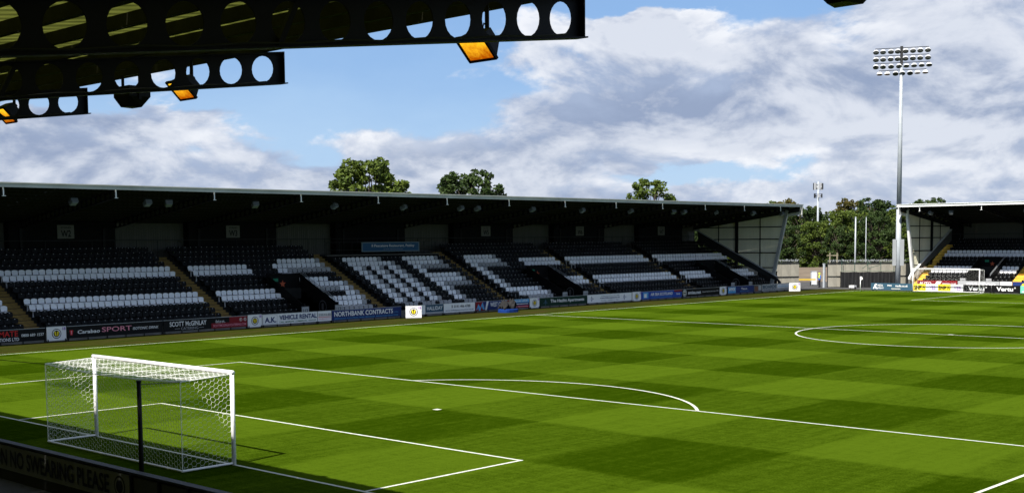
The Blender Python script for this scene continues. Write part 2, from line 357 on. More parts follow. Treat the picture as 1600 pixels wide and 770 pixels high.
def place_seats(st, seats, singles=300):
    """seats: list of (t, k, colour). The ones that show largest are parts of their own, the rest one part per colour."""
    info = []
    for t, k, c in seats:
        Mx = st.mat(t, D0+RUN*k, Z0+RISE*k) @ Matrix.Rotation(random.gauss(0, .03), 4, 'X') @ Matrix.Rotation(random.gauss(0, .025), 4, 'Z'); p = Mx.translation; rel = p-CAM
        dep = rel.dot(F_); px = 1929.55*rel.dot(Rr)/dep+800 if dep > 1 else 1e9
        vis = dep > 1 and -15 < px < 1615
        info.append((0 if vis else 1, dep if c != 'B' else dep*1.06, t, k, c, Mx))
    info.sort(key=lambda q: (q[0], q[1]))
    for q in info[:singles]: link('seat', SEATS[q[4]], st.root, q[5])
    for c in 'WGB':
        rest = [q[5] for q in info[singles:] if q[4] == c]
        if not rest: continue
        v, f, mi = mesh_arrays(SEATS[c]); n = len(v); V = []; Fs = []; MI = []
        for i, Mx in enumerate(rest):
            A = np.array(Mx); V.append(v @ A[:3, :3].T + A[:3, 3]); Fs += [tuple(j+i*n for j in q) for q in f]; MI += mi
        me = bpy.data.meshes.new('seating'); me.from_pydata(np.concatenate(V).tolist(), [], Fs); me.materials.append(SEATS[c].materials[0]); me.materials.append(plate_m)
        me.polygons.foreach_set('material_index', MI); me.update()
        o = link('seating', me, st.root); o['kind'] = 'stuff'
        o['label'] = {'W': 'distant white seats in bands and letters', 'G': 'distant grey seats shading the letters', 'B': 'distant black seats'}[c]

def terrace(st, t0, t1, aisles, vomits, step_m, rows=ROWS):
    cuts = sorted([t0, t1]+[x for v in vomits for x in v])
    for i in range(len(cuts)-1):
        a, b = cuts[i], cuts[i+1]
        if b-a < .05: continue
        k0 = 0
        if any(abs(a-v[0]) < 1e-6 and abs(b-v[1]) < 1e-6 for v in vomits): k0 = 6
        mb = MB(); poly = []
        for k in range(k0, rows):
            d = D0-.45+RUN*k; poly += [(d, tread(k)-(RISE if k > k0 else tread(k)+.02)), (d, tread(k))] if k > k0 else [(d, -.02), (d, tread(k))]
        poly += [(D0-.45+RUN*rows+.7, tread(rows-1)), (D0-.45+RUN*rows+.7, -.02)]
        # split into convex boxes
        for k in range(k0, rows):
            d = D0-.45+RUN*k; e = d+RUN if k < rows-1 else d+RUN+.7
            st.slab(mb, a, b, d, e, -.02 if k0 == 0 or k > k0 else 1.6, tread(k))
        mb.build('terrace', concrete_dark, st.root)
    # aisle half-steps share one mesh each
    for t, w in aisles:
        mb = MB(); A = st.a*(w/2); mb.obox((0, 0, 0), A, st.b*(RUN/4-.004), Vector((0, 0, RISE/4))); me = mb.mesh('aisle_step', step_m)
        mb = MB(); mb.obox((0, 0, 0), A, st.b*(RUN/4-.004), Vector((0, 0, .012))); mb.obox(-st.b*(RUN/4+.0), A, st.b*.008, Vector((0, 0, RISE/4))-Vector((0, 0, .004))); mb.v = [(x, y, z-(RISE/4-.016) if i >= 8 else z) for i, (x, y, z) in enumerate(mb.v)]; me2 = mb.mesh('aisle_step', step_m)
        for k in range(rows):
            d = D0-.45+RUN*k
            link('aisle_step', me2, st.root, Matrix.Translation(st.P(t, d+RUN/4, tread(k)+.014)))
            if k < rows-1: link('aisle_step', me, st.root, Matrix.Translation(st.P(t, d+RUN*.75, tread(k)+RISE/4+.003)))

SLOPE = .13
def cellular_beam(st, t, zb, depth, length, hole_r, hole_p, first, nh, wide=.2, parent=None, holes=True):
    mb = MB()
    def Q(a, b, o=0.): return st.P(t+o, a, zb-SLOPE*a+b)
    tw = .012; n = 20
    b0, b1 = .02, depth-.02; bc = depth/2
    if holes:
        a = 0.; edges = [0.]
        for i in range(nh):
            c = first+i*hole_p; l, r = (c-hole_p/2 if i else 0.), c+hole_p/2
            for o in (-tw/2, tw/2):
                ring = [(c+hole_r*math.cos(th), bc+hole_r*math.sin(th)) for th in [2*math.pi*j/n for j in range(n)]]
                outer = []
                for th in [2*math.pi*j/n for j in range(n)]:
                    cx_, sy_ = math.cos(th), math.sin(th)
                    kx = ((r-c) if cx_ > 0 else (c-l))/max(abs(cx_), 1e-6); ky = ((b1-bc) if sy_ > 0 else (bc-b0))/max(abs(sy_), 1e-6)
                    k_ = min(kx, ky); outer.append((c+k_*cx_, bc+k_*sy_))
                vs = [Q(*p, o) for p in ring]+[Q(*p, o) for p in outer]
                mb.add(vs, [(j, (j+1) % n, n+(j+1) % n, n+j) for j in range(n)])
                for (ca, cb, sa, sb) in ((l, b0, -1, -1), (r, b0, 1, -1), (r, b1, 1, 1), (l, b1, -1, 1)):   # corner bits
                    cand = sorted(range(n), key=lambda j: (outer[j][0]-ca)**2+(outer[j][1]-cb)**2)[:2]
                    mb.add([Q(ca, cb, o), Q(*outer[cand[0]], o), Q(*outer[cand[1]], o)], [(0, 1, 2)])
            mb.add([Q(c+hole_r*math.cos(th), bc+hole_r*math.sin(th), o) for o in (-tw/2, tw/2) for th in [2*math.pi*j/n for j in range(n)]],
                   [(j, (j+1) % n, n+(j+1) % n, n+j) for j in range(n)])
        a = first+(nh-.5)*hole_p
        if a < length: mb.prism([Q(a, b0, -tw/2), Q(length, b0, -tw/2), Q(length, b1, -tw/2), Q(a, b1, -tw/2)], st.a*tw)
    else:
        mb.prism([Q(0, b0, -tw/2), Q(length, b0, -tw/2), Q(length, b1, -tw/2), Q(0, b1, -tw/2)], st.a*tw)
    for lo, hi, ext in ((0., .02, .06), (depth-.02, depth, .0)):
        mb.prism([Q(-ext, lo, -wide/2), Q(length, lo, -wide/2), Q(length, hi, -wide/2), Q(-ext, hi, -wide/2)], st.a*wide)
    mb.prism([Q(0, .02, -wide/2), Q(.014, .02, -wide/2), Q(.014, depth-.02, -wide/2), Q(0, depth-.02, -wide/2)], st.a*wide)  # end plate
    return mb

def roof(st, t0, t1, beams, zb, depth, fascia_mat, length=15.2, holes_for=(), beam_m=black_steel, fas_h=.26, tip_m=None, pur_step=1.25, sheet_m=None, sheet_d=-.05, pm=None):
    for t in beams:
        mb = cellular_beam(st, t, zb, depth, length, .21, .605, .37, 22, holes=True)
        b = mb.build('cellular_beam', beam_m, st.root)
        if tip_m:
            m2 = MB(); st.slab(m2, t-.03, t+.03, -.035, -.004, zb+.02, zb+depth); st.slab(m2, t-.11, t+.11, -.07, -.036, zb-.012, zb+.02); m2.build('beam_tip', tip_m, b)
    ztop = zb+depth
    # purlins
    d = .12 if sheet_d < 0 else .30
    while d < length:
        m2 = MB(); z = ztop-SLOPE*d
        st.slab(m2, t0, t1, d, d+.012, z+.004, z+.18); st.slab(m2, t0, t1, d+.012, d+.075, z+.004, z+.018); st.slab(m2, t0, t1, d-.06, d, z+.166, z+.18)
        m2.build('purlin', pm or purlin_m, st.root); d += pur_step
    # roof sheeting, one ribbed panel per bay
    n = max(1, int(round((t1-t0)/3.5))); ts = np.linspace(t0, t1, n+1)
    for j in range(n):
        m2 = MB(); a, b = ts[j]+.002, ts[j+1]-.002; ribs = int((b-a)/.35); A, B = [], []
        for r in range(ribs+1):
            t = a+(b-a)*r/ribs; w = (b-a)/ribs
            for dt, dz in ((0., 0.), (.25, 0.), (.34, .04), (.62, .04), (.71, 0.)):
                if r < ribs or dt == 0.: A.append((t+dt*w, dz))
        k = len(A)
        m2.add([st.P(t, sheet_d, ztop+.185-SLOPE*sheet_d+dz) for t, dz in A]+[st.P(t, length+.2, ztop+.185-SLOPE*(length+.2)+dz) for t, dz in A], [(q, q+1, k+q+1, k+q) for q in range(k-1)])
        m2.build('roof_panel', sheet_m or roof_sheet, st.root)
    n = max(1, int(round((t1-t0)/7.))); ts = np.linspace(t0, t1, n+1)
    for j in range(n if fas_h else 0):
        m2 = MB(); st.slab(m2, ts[j]+.003, ts[j+1]-.003, -.14, -.08, ztop+.0, ztop+fas_h); st.slab(m2, ts[j]+.003, ts[j+1]-.003, -.22, -.14, ztop+fas_h-.05, ztop+fas_h+.012)
        m2.build('fascia', fascia_mat, st.root)

def end_wall(st, t, sgn, zb, depth, clad, frame_m, white_side=None):
    """clad gable wall of a stand: strips between the sloping parapet and the roof, rails and columns on the inside"""
    up = lambda d: zb+depth*.5-SLOPE*d-.05
    lo = lambda d: 1.74+.487*(d-3.2)
    # column line leans towards the pitch
    foot, top = (3.25, 1.70), (1.55, up(1.55))
    edge = lambda z: foot[0]+(top[0]-foot[0])*(z-foot[1])/(top[1]-foot[1])
    N = 14; ds = np.linspace(1.65, 13.2, N+1); rails = [2.6, 4.25, 5.75, 7.1]
    for i in range(N):
        a, b = ds[i]+.006, ds[i+1]-.006
        zs = [0.]+rails+[99]
        for j in range(len(zs)-1):
            # cell clipped to the wall outline (quad with clipped corners, sampled)
            pts_lo, pts_hi = [], []
            for d in np.linspace(a, b, 3):
                l = max(lo(d)+.05, zs[j]+.012)
                if d < foot[0]: l = max(l, foot[1]+(foot[0]-d)/(foot[0]-top[0])*(top[1]-foot[1])+.1)
                h = min(up(d), zs[j+1]-.012); pts_lo.append((d, l)); pts_hi.append((d, max(h, l)))
            if max(h[1]-l[1] for l, h in zip(pts_lo, pts_hi)) < .1: continue
            mb = MB()
            P = [st.P(t, d, z) for d, z in pts_lo]+[st.P(t, d, z) for d, z in pts_hi]; Q = [p+st.a*(.05*sgn) for p in P]
            mb.add(P+Q, [(0, 1, 4, 3), (1, 2, 5, 4), (6, 9, 10, 7), (7, 10, 11, 8), (0, 3, 9, 6), (2, 8, 11, 5), (0, 6, 7, 1), (1, 7, 8, 2), (3, 4, 10, 9), (4, 5, 11, 10)])
            for f in (.12, .37, .62, .87):               # ribs
                d = a+(b-a)*f; l = np.interp(d, [p[0] for p in pts_lo], [p[1] for p in pts_lo]); h = np.interp(d, [p[0] for p in pts_hi], [p[1] for p in pts_hi])
                if h-l > .1: mb.obox(st.P(t, d, (l+h)/2)-st.a*(.012*sgn), st.a*.014, st.b*.022, Vector((0, 0, (h-l)/2-.003)))
            mb.build('cladding_panel', clad, st.root)
    for z in rails:
        a = max(1.65, edge(z)); b = min(13.2, 3.2+(z-1.74)/.487)
        mb = MB(); st.slab(mb, t-.07*sgn-.03, t-.07*sgn+.03, a, b, z-.05, z+.05); mb.build('wall_rail', black_steel, st.root)
    for d in (5.0, 10.5):
        mb = MB(); st.slab(mb, t-.06*sgn-.03, t-.06*sgn+.03, d-.04, d+.04, lo(d)+.05, up(d)); mb.build('wall_rail', black_steel, st.root)
    mb = MB(); st.slab(mb, t-.16*sgn-.1, t-.16*sgn+.1, 7.85, 8.15, 0, up(8)+.1); mb.build('column', black_steel, st.root)
    mb = MB(); p, q = st.P(t-.1*sgn, 3.62, -.02), st.P(t-.1*sgn, top[0], top[1]+.2); mb.bar(p, q, .26, .34, up=st.b); mb.build('column', frame_m, st.root)
    # sloping parapet with its stub post at the front
    mb = MB(); o0 = t-.30*sgn; w = st.a*(.22*sgn)
    mb.prism([st.P(o0, d, z) for d, z in ((2.25, .02), (2.55, .02), (2.55, 1.1), (13.2, 1.1+.487*10.65-.9), (13.2, lo(13.2)+.1), (3.0, lo(3.0)+.1), (2.25, 1.05))], w); mb.build('parapet', mat('parapet_shade_grey', (.11, .11, .105), .7, .2, 1) if white_side else dark_steel, st.root)
    if white_side:  # sunlit front of the same parapet painted white, the shaded rest grey
        mb = MB(); mb.prism([st.P(o0-.012*sgn, d, z) for d, z in ((2.22, 1.0), (2.5, .85), (4.6, 1.72), (4.6, lo(4.6)+.16), (3.0, lo(3.0)+.16), (2.22, 1.25))], w*1.1); mb.build('parapet_sunlit_end', white_side, st.root)
    mb = MB(); mb.bar(st.P(t-.2*sgn, 2.7, lo(2.7)+.12), st.P(t-.2*sgn, 13.2, lo(13.2)+.12), .3, .06); mb.build('coping', grey_steel if not white_side else white_side, st.root)
    # haunch beam under the roof along the gable
    mb = MB(); mb.prism([st.P(t-.12*sgn, d, z) for d, z in ((.0, zb-.0), (15, zb-15*SLOPE), (15, zb+depth-15*SLOPE), (.0, zb+depth))], st.a*(.03*sgn)); mb.build('gable_beam', dark_steel, st.root)
    mb = MB(); mb.prism([st.P(t+.06*sgn, d, z) for d, z in ((-.20, zb-.35), (.55, zb-.38), (15.3, zb-.2-15*SLOPE), (15.3, zb+depth+.25-15*SLOPE), (-.20, zb+depth+.27))], st.a*(.06*sgn)); mb.build('verge_board', fascia_m if not white_side else white_side, st.root)

def vomitory(st, v0, v1, sign=None, full=True):
    k1 = 6
    for t, s_ in ((v0, -1), (v1, 1)):
        lo_d, hi_d = D0-.55, D0-.45+RUN*k1+.15
        mb = MB(); t_ = t+.06*s_
        mb.prism([st.P(t_-.06, d, z) for d, z in ((lo_d, -.02), (hi_d, -.02), (hi_d, tread(k1)+1.05), (lo_d+.35, tread(0)+1.15), (lo_d, tread(0)+1.15))], st.a*.12); mb.build('vomitory_wall', black_panel, st.root)
        for lift in ((.12, .26) if s_*st.right > 0 else ()):
            mb = MB(); mb.tube(st.P(t_, lo_d+.35, tread(0)+1.15+lift), st.P(t_, hi_d, tread(k1)+1.05+lift), .022, n=6)
            for f in (0., .33, .66, 1.): 
                p = st.P(t_, lo_d+.35, tread(0)+1.12).lerp(st.P(t_, hi_d, tread(k1)+1.02), f); mb.tube(p, p+Vector((0, 0, lift+.03)), .016, n=5)
            mb.build('handrail', grey_steel, st.root)
        mb = MB(); st.slab(mb, t_-.34, t_+.34, lo_d-.05, lo_d-.005, .55, 1.25); pn = mb.build('number_sign', P_dgrey, st.root)
        fc = Face(st.P(t_-.34 if st.right > 0 else t_+.34, lo_d-.05, .55), st.a*st.right)
        fc.rect(.04, .64, .05, .65, P_grey, pn); fc.text(sign or '113', .14, .54, .18, .52, P_black, pn)
    d = D0-.45+RUN*k1+.2
    mb = MB(); st.slab(mb, v0, v1, d, d+.1, 1.75, tread(k1)+1.05); mb.build('portal_wall', black_panel, st.root)
    mb = MB(); st.slab(mb, v0-.05, v1+.05, d-.08, d+.18, tread(k1)+1.05, tread(k1)+1.14); mb.build('coping', black_panel, st.root)
    fc = Face(st.P(v0 if st.right > 0 else v1, d-.004, 0), st.a*st.right)
    fc.rect(.5, .95, tread(k1)+.55, tread(k1)+.78, I('exit_green', (.02, .20, .11)), st.root, name='exit_sign')
    n = 5; cx, cz, r = 1.35, tread(k1)+.35, .30
    fc.poly([(cx+(r if i % 2 == 0 else r*.42)*math.sin(math.pi*i/n), cz+(r if i % 2 == 0 else r*.42)*math.cos(math.pi*i/n)) for i in range(2*n)], I('star', (.45, .09, .04)), st.root, name='star_sign')
    # round emblem on the inner face of the far wall
    fr = Face(st.P(v1 if st.right > 0 else v0, D0-.55, 0)-st.a*(.004*st.right), st.b)
    if fr.n.dot(st.a)*st.right > 0: fr = Face(st.P(v1 if st.right > 0 else v0, D0+3., 0)-st.a*(.004*st.right), -st.b); a = 3.-1.2
    else: a = 1.75
    fr.disc(a, 1.05, .48, P_dgrey, st.root, .005); fr.disc(a, 1.05, .40, P_black, st.root, .008, inner=.0); fr.rect(a-.12, a+.12, .8, 1.3, P_dgrey, st.root, .012, 'emblem')

# ------------------------------------------------------------------ the long stand with the lettered seats
west = thing('spectator_stand', 'long dark stand with white seat bands and letters spelled in its seats', 'stand', (-44, 50, 0))
w = Stand(west, (-38.0, 0, 0), (0, 1, 0), (-1, 0, 0)); w.right = 1
T0, T1 = -8., 101.4
aisles = [2.05, 16.12, 30.15, 44.4, 58.35, 72.45, 86.6]
vom = [(7.4, 10.8), (36.3, 39.25), (65.2, 67.95), (92.3, 95.6)]
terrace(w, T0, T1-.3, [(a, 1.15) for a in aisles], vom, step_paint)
def colour(k, t):
    def inl(y0, p, table):
        c = int(round((t-y0)/p)); return table.get(k, {}).get(c) if -1 < c < 14 else None
    def rows(**kw):
        T = {}
        for kk, spec in kw.items():
            D = {}
            for part in spec.split():
                c, rg = part[0], part[1:]
                a, b = (rg.split('-')+[rg])[:2] if '-' in rg else (rg, rg)
                for i in range(int(a), int(b)+1): D[i] = c
            T[int(kk[1:])] = D
        return T
    return inl, rows
def make_letters():
    _, rows = colour(0, 0)
    Sx = rows(r10='W2-9 G10', r9='W0-9 G10', r8='W0-1 G2-10', r7='W0-1 G2', r6='W0-7', r5='W0-9 G10', r4='G2-7 W8-9 G10', r3='W8-9 G10', r2='W0-9 G10', r1='W0-8 G9', r0='G0-9')
    st_ = 'W0-1 G2 B3 W4-5 G6 B7 W8-9 G10'
    Mx = rows(r10='W0-7 G8', r9='W0-9 G10', r8=st_, r7=st_, r6=st_, r5=st_, r4=st_, r3=st_, r2=st_, r1=st_, r0='G1-3 G5-7 G9-11')
    Fx = rows(r10='W0-7 G8', r9='W0-7 G8', r8='W0-1 G2-8', r7='W0-1', r6='W0-7 G8', r5='W0-7 G8', r4='W0-1 G2-8', r3='W0-1 G2', r2='W0-1 G2', r1='W0-1 G2', r0='G1-3')
    Cx = rows(r10='W1-8 G9', r9='W0-8 G9', r8='W0-1 G2-9', r7='W0-1 G2', r6='W0-1 G2', r5='W0-1 G2', r4='W0-1 G2', r3='W0-1 G2', r2='W0-8 G9', r1='W2-9 G10', r0='G3-9')
    return [(38.74, Sx), (46.42, Mx), (52.86, Fx), (59.74, Cx)]
LET = make_letters()
def west_colour(k, t):
    for y0, T in LET:
        c = int(round((t-y0)/PIT))
        if abs(t-y0-c*PIT) < PIT*.51 and c in T.get(k, {}): return T[k][c]
    if k in (3, 4, 8, 9) and not (36. < t < 66.6): return 'W'
    return 'B'
PIT = .4705
seats = []
edges = [T0+.3]+aisles+[T1-.6]
for i in range(len(edges)-1):
    a = edges[i]+(.60 if i else 0); b = edges[i+1]-(.60 if i+1 < len(edges)-1 else 0)
    n = int((b-a)/PIT); off = (b-a-n*PIT)/2
    for k in range(ROWS):
        if i == 4 and k > 10: continue
        for j in range(n):
            t = a+off+(j+.5)*PIT
            if any(v[0]-.32 < t < v[1]+.32 for v in vom) and k <= 6: continue
            if k >= 12 and random.random() < .0: continue
            seats.append((t+random.uniform(-.008, .008), k, west_colour(k, t)))
place_seats(w, seats)
WZB, WD = 8.70, .50
roof(w, T0, T1, [12.95-7*3+7*i for i in range(16)], WZB, WD, fascia_m, tip_m=white_paint, fas_h=.28)
end_wall(w, T1-.35, 1, WZB, WD, cladding, grey_steel)
# rear wall: pale cladding panels where it shows, dark cabins with block signs between
def rear_wall(st, t0, t1, d, cabins, z0=4.4):
    ztop = WZB+WD+.15-SLOPE*d; t = t0
    panel = MB(); wd = 1.0; st.slab(panel, 0, 0, 0, 0, 0, 0) if False else None
    n = int((t1-t0)/wd)
    pm = MB(); pm.obox((0, 0, 0), st.a*(wd/2-.006), st.b*.02, Vector((0, 0, (ztop-z0)/2)))
    for f in (-.4, -.2, 0, .2, .4): pm.obox(st.b*-.03+st.a*(f*wd), st.a*.03, st.b*.012, Vector((0, 0, (ztop-z0)/2-.004)))
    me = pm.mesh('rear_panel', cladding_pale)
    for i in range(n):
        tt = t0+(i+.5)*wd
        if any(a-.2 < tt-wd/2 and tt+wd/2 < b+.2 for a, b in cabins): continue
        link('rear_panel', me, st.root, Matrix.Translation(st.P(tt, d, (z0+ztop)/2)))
    for a, b in cabins:
        mb = MB(); st.slab(mb, a, b, d-.75, d+.1, z0, ztop-.05); mb.build('rear_cabin', black_panel, st.root)
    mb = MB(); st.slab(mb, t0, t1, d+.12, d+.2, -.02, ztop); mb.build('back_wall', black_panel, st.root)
    mb = MB(); st.slab(mb, t0, t1, d-.9, d-.84, tread(ROWS-1)+1.28, tread(ROWS-1)+1.33)
    for i in range(int((t1-t0)/1.75)+1): mb.tube(st.P(t0+i*1.75, d-.87, tread(ROWS-1)), st.P(t0+i*1.75, d-.87, tread(ROWS-1)+1.3), .02, n=5)
    mb.build('rear_handrail', dark_steel, st.root)
cab = [(a+3.1, b-3.0) for a, b in zip([-12]+aisles, aisles+[100.7])]
rear_wall(w, T0, T1, 14.0, cab)
for a, b in zip(aisles, aisles[1:]):                      # columns behind the rows
    for f in (.28, .72):
        mb = MB(); w.slab(mb, a+(b-a)*f-.1, a+(b-a)*f+.1, 13.15, 13.35, 0, 7.); mb.build('column', black_steel, west)
for v in vom: vomitory(w, *v)
# low front wall of the stand
mb = MB(); w.slab(mb, T0, T1, 2.36, 2.46, -.02, .55); mb.build('front_wall', concrete, west)
# camera platform above row 10 with pale ledge and rails
mb = MB(); w.slab(mb, 45.0, 57.7, 11.35, 11.5, 3.9, 4.72); mb.build('platform_front', black_panel, west)
mb = MB(); w.slab(mb, 45.0, 57.7, 11.28, 11.52, 4.72, 4.80); mb.build('platform_ledge', concrete, west)
mb = MB(); w.slab(mb, 45.0, 57.7, 11.5, 13.2, 4.62, 4.72); mb.build('platform_deck', black_panel, west)
mb = MB()
for i in range(10): mb.tube(w.P(45.2+i*1.37, 11.62, 4.72), w.P(45.2+i*1.37, 11.62, 5.85), .022, n=5)
for z in (5.2, 5.85): mb.tube(w.P(45.2, 11.62, z), w.P(57.5, 11.62, z), .022, n=5)
mb.build('platform_rail', dark_steel, west)

# block signs
def block_sign(st, t, d, z, s, label, h=.95, wd=1.25):
    r = thing('block_sign', label, 'sign', st.P(t, d, z))
    mb = MB(); st.slab(mb, t-wd/2, t+wd/2, d-.05, d, z, z+h); p = mb.build('panel', I('sign_grey', (.15, .15, .135)), r)
    fc = Face(st.P(t-wd/2*st.right, d-.05, z), st.a*st.right)
    fc.text(s, wd*.2, wd*.8, h*.12, h*.62, P_black, p, .02); fc.text('STAND', wd*.2, wd*.8, h*.74, h*.88, P_black, p, .005)
for s, t, lab in (('W2', 23.3, 'grey block sign W2 high on the dark rear wall at far left'), ('W3', 37.2, 'grey block sign W3 on the rear wall above the star-signed entrance'),
                  ('W5', 65.6, 'grey block sign W5 on the rear wall right of the blue banner'), ('W6', 79.5, 'grey block sign W6, second to the right of the blue banner'), ('W7', 93.6, 'grey block sign W7 on the rear wall nearest the gable end')):
    block_sign(w, t, 13.2, 6.3, s, lab)
# blue banner on the platform rail
r = thing('banner', 'blue banner with white lettering hung on the platform rail above the seats', 'banner', w.P(52, 11.55, 5.0))
mb = MB(); w.slab(mb, 48.9, 55.5, 11.52, 11.57, 5.02, 5.84); bp = mb.build('panel', I('banner_grey', (.16, .22, .27)), r)
fc = Face(w.P(48.9, 11.52, 5.02), (0, 1, 0)); fc.rect(.12, 6.48, .08, .74, I('banner_blue', (.03, .10, .22)), bp)
fc.text('Il Pescatore Restaurant, Paisley', 1.1, 6.0, .34, .62, P_white, bp, .012); fc.text('Bookings  0141 889 1100' if False else 'www.ilpescatore', 2.4, 4.6, .16, .25, P_grey, bp, .01)

# small floodlights and bird-eye lamps under the roof edge
def roof_light(kind):
    r = thing('roof_light', '', 'floodlight', world=False)
    mb = MB(); mb.prism([(-.22, -.20, -.22), (.22, -.20, -.22), (.22, .18, -.42), (-.22, .18, -.42)], (0, .10, .24)); mb.build('housing', I('lamp_grey', (.11, .12, .135)), r)
    mb = MB(); mb.obox((0, -.012, -.335), (.18, 0, 0), (0, .165, -.088), (0, .006, .012)); mb.build('lens', I('lamp_lens', (.19, .22, .27), .12), r)
    mb = MB(); mb.bar((-.25, .03, -.2), (-.25, .03, .06), .03, .03); mb.bar((.25, .03, -.2), (.25, .03, .06), .03, .03); mb.bar((-.265, .03, .06), (.265, .03, .06), .04, .03); mb.tube((0, .03, .06), (0, .03, .36), .02, n=6); mb.build('bracket', dark_steel, r)
    return r
proto = roof_light(0); first = True
ordn = ['first', 'second', 'third', 'fourth', 'fifth', 'sixth', 'seventh', 'eighth', 'ninth', 'tenth', 'eleventh', 'twelfth', 'thirteenth', 'fourteenth', 'fifteenth', 'sixteenth', 'seventeenth', 'eighteenth', 'nineteenth', 'twentieth']
spots = [17.9, 22.9, 24.4, 31.1, 38.0, 44.7, 50.8, 52.7, 59.3, 65.9, 72.9, 79.6, 81.4, 87.0, 93.8, 99.6]
for i, t in enumerate(spots):
    o = proto if first else copy_tree(proto); first = False
    d = 1.35; o.matrix_basis = w.mat(t, d, WZB+WD-SLOPE*d-.34) @ Matrix.Rotation(random.uniform(-.5, .5), 4, 'Z')
    o['label'] = f'small pale floodlight under the long stand roof edge, {ordn[i]} from the left'; o['group'] = 'floodlights under the long stand roof'

# ------------------------------------------------------------------ far stand behind the other goal
north = thing('spectator_stand', 'far stand on the right with yellow steps and sunlit front seats', 'stand', (-10, 120, 0))
n_ = Stand(north, (0, 113.6, 0), (1, 0, 0), (0, 1, 0)); n_.right = 1
NT0, NT1 = -32.95, 34.
nais = [(-32.05, 1.1), (-20.75, 1.3), (-6.7, 1.3), (7.3, 1.3), (21.3, 1.3)]; nvom = [(-26.3, -23.5), (-1., 1.8), (12.9, 15.7)]
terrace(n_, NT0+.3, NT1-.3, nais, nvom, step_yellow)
seats = []; ed = [a[0] for a in nais]+[NT1]
for i in range(len(ed)-1):
    a, b = ed[i]+.66, ed[i+1]-.68; n = int((b-a)/PIT); off = (b-a-n*PIT)/2
    for k in range(ROWS):
        for j in range(n):
            t = a+off+(j+.5)*PIT
            if any(v[0]-.3 < t < v[1]+.3 for v in nvom) and k <= 6: continue
            seats.append((t, k, 'W' if k in (3, 4, 8, 9) else 'B'))
place_seats(n_, seats)
NZB, ND = 8.72, .5
roof(n_, NT0, NT1, [NT0+.5+2.2+7*i for i in range(10)], NZB, ND, fascia_white, tip_m=white_paint, fas_h=.3)
end_wall(n_, NT0+.35, -1, NZB, ND, gable_pale, fascia_white, white_side=fascia_white)
WZB, WD = NZB, ND
rear_wall(n_, NT0, NT1, 14.0, [(-33, -31.2), (-23.8, -17.), (-10, -3), (4, 11), (18, 25)])
for v in nvom: vomitory(n_, *v)
mb = MB(); n_.slab(mb, NT0, NT1, 2.36, 2.46, -.02, .5); mb.build('front_wall', concrete, north)
block_sign(n_, -20.4, 13.2, 6.25, 'N1', 'grey block sign N1 high on the rear wall of the far stand')
for i, t in enumerate((-29.6, -27.2, -19.0)):
    o = copy_tree(proto); o.matrix_basis = n_.mat(t, 1.3, NZB+ND-SLOPE*1.3-.34) @ Matrix.Rotation((-.4, .3, -.5)[i], 4, 'Z')
    o['label'] = f'small pale floodlight under the far stand roof edge, {ordn[i]} from the left'; o['group'] = 'floodlights under the far stand roof'

# ------------------------------------------------------------------ the stand one looks out from: its roof overhead and its front wall
south = thing('spectator_stand', 'near stand roof of black round-holed beams overhead at upper left', 'stand', (0, -14, 0))
s_ = Stand(south, (0, -6.4, 0), (1, 0, 0), (0, -1, 0)); s_.right = -1
BX = [34.5, 27.95, 21.35, 14.95, 8.41]; BX = BX+[8.41-6.5*i for i in range(1, 7)]
SZB, SD = 8.56, .52
roof(s_, -38., 40.0, BX, SZB, SD, fascia_m, length=15.2, pur_step=1.15, fas_h=0, sheet_m=near_sheet, sheet_d=.22, pm=near_purlin)
mb = MB(); s_.slab(mb, -38, 40, 14.2, 14.4, -.02, SZB+SD-SLOPE*14); mb.build('back_wall', black_panel, south)
mb = MB()
for k in range(ROWS): 
    d = D0-.45+RUN*k; s_.slab(mb, -38, 40, d, d+RUN if k < ROWS-1 else 14.2, -.02, tread(k))
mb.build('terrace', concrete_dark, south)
mb = MB(); s_.slab(mb, 40.02, 40.2, -.05, 14.4, -.02, 9.0-.13*0-1.7); mb.build('gable_wall', black_panel, south)
seats = [(-36+.4705*j, k, 'B') for j in range(140) for k in range(8)]
place_seats(s_, seats, 0)
for i, t in enumerate(BX[1:5]):                           # diagonal ties and service cables along the near beams
    mb = MB(); mb.bar(s_.P(t+.02, 4.75, SZB-SLOPE*4.75+.02), s_.P(t-.02, 4.45, SZB+SD-SLOPE*4.4), .06, .06, up=s_.b); mb.build('brace', black_steel, south)
    mb = MB(); q = [s_.P(t+.13, .4+.6*k, SZB-SLOPE*(.4+.6*k)+.03+(.0 if k % 2 else .02)) for k in range(20)]
    for a_, b_ in zip(q, q[1:]): mb.tube(a_, b_, .012, n=5, caps=False)
    mb.build('cable', dark_steel, south)
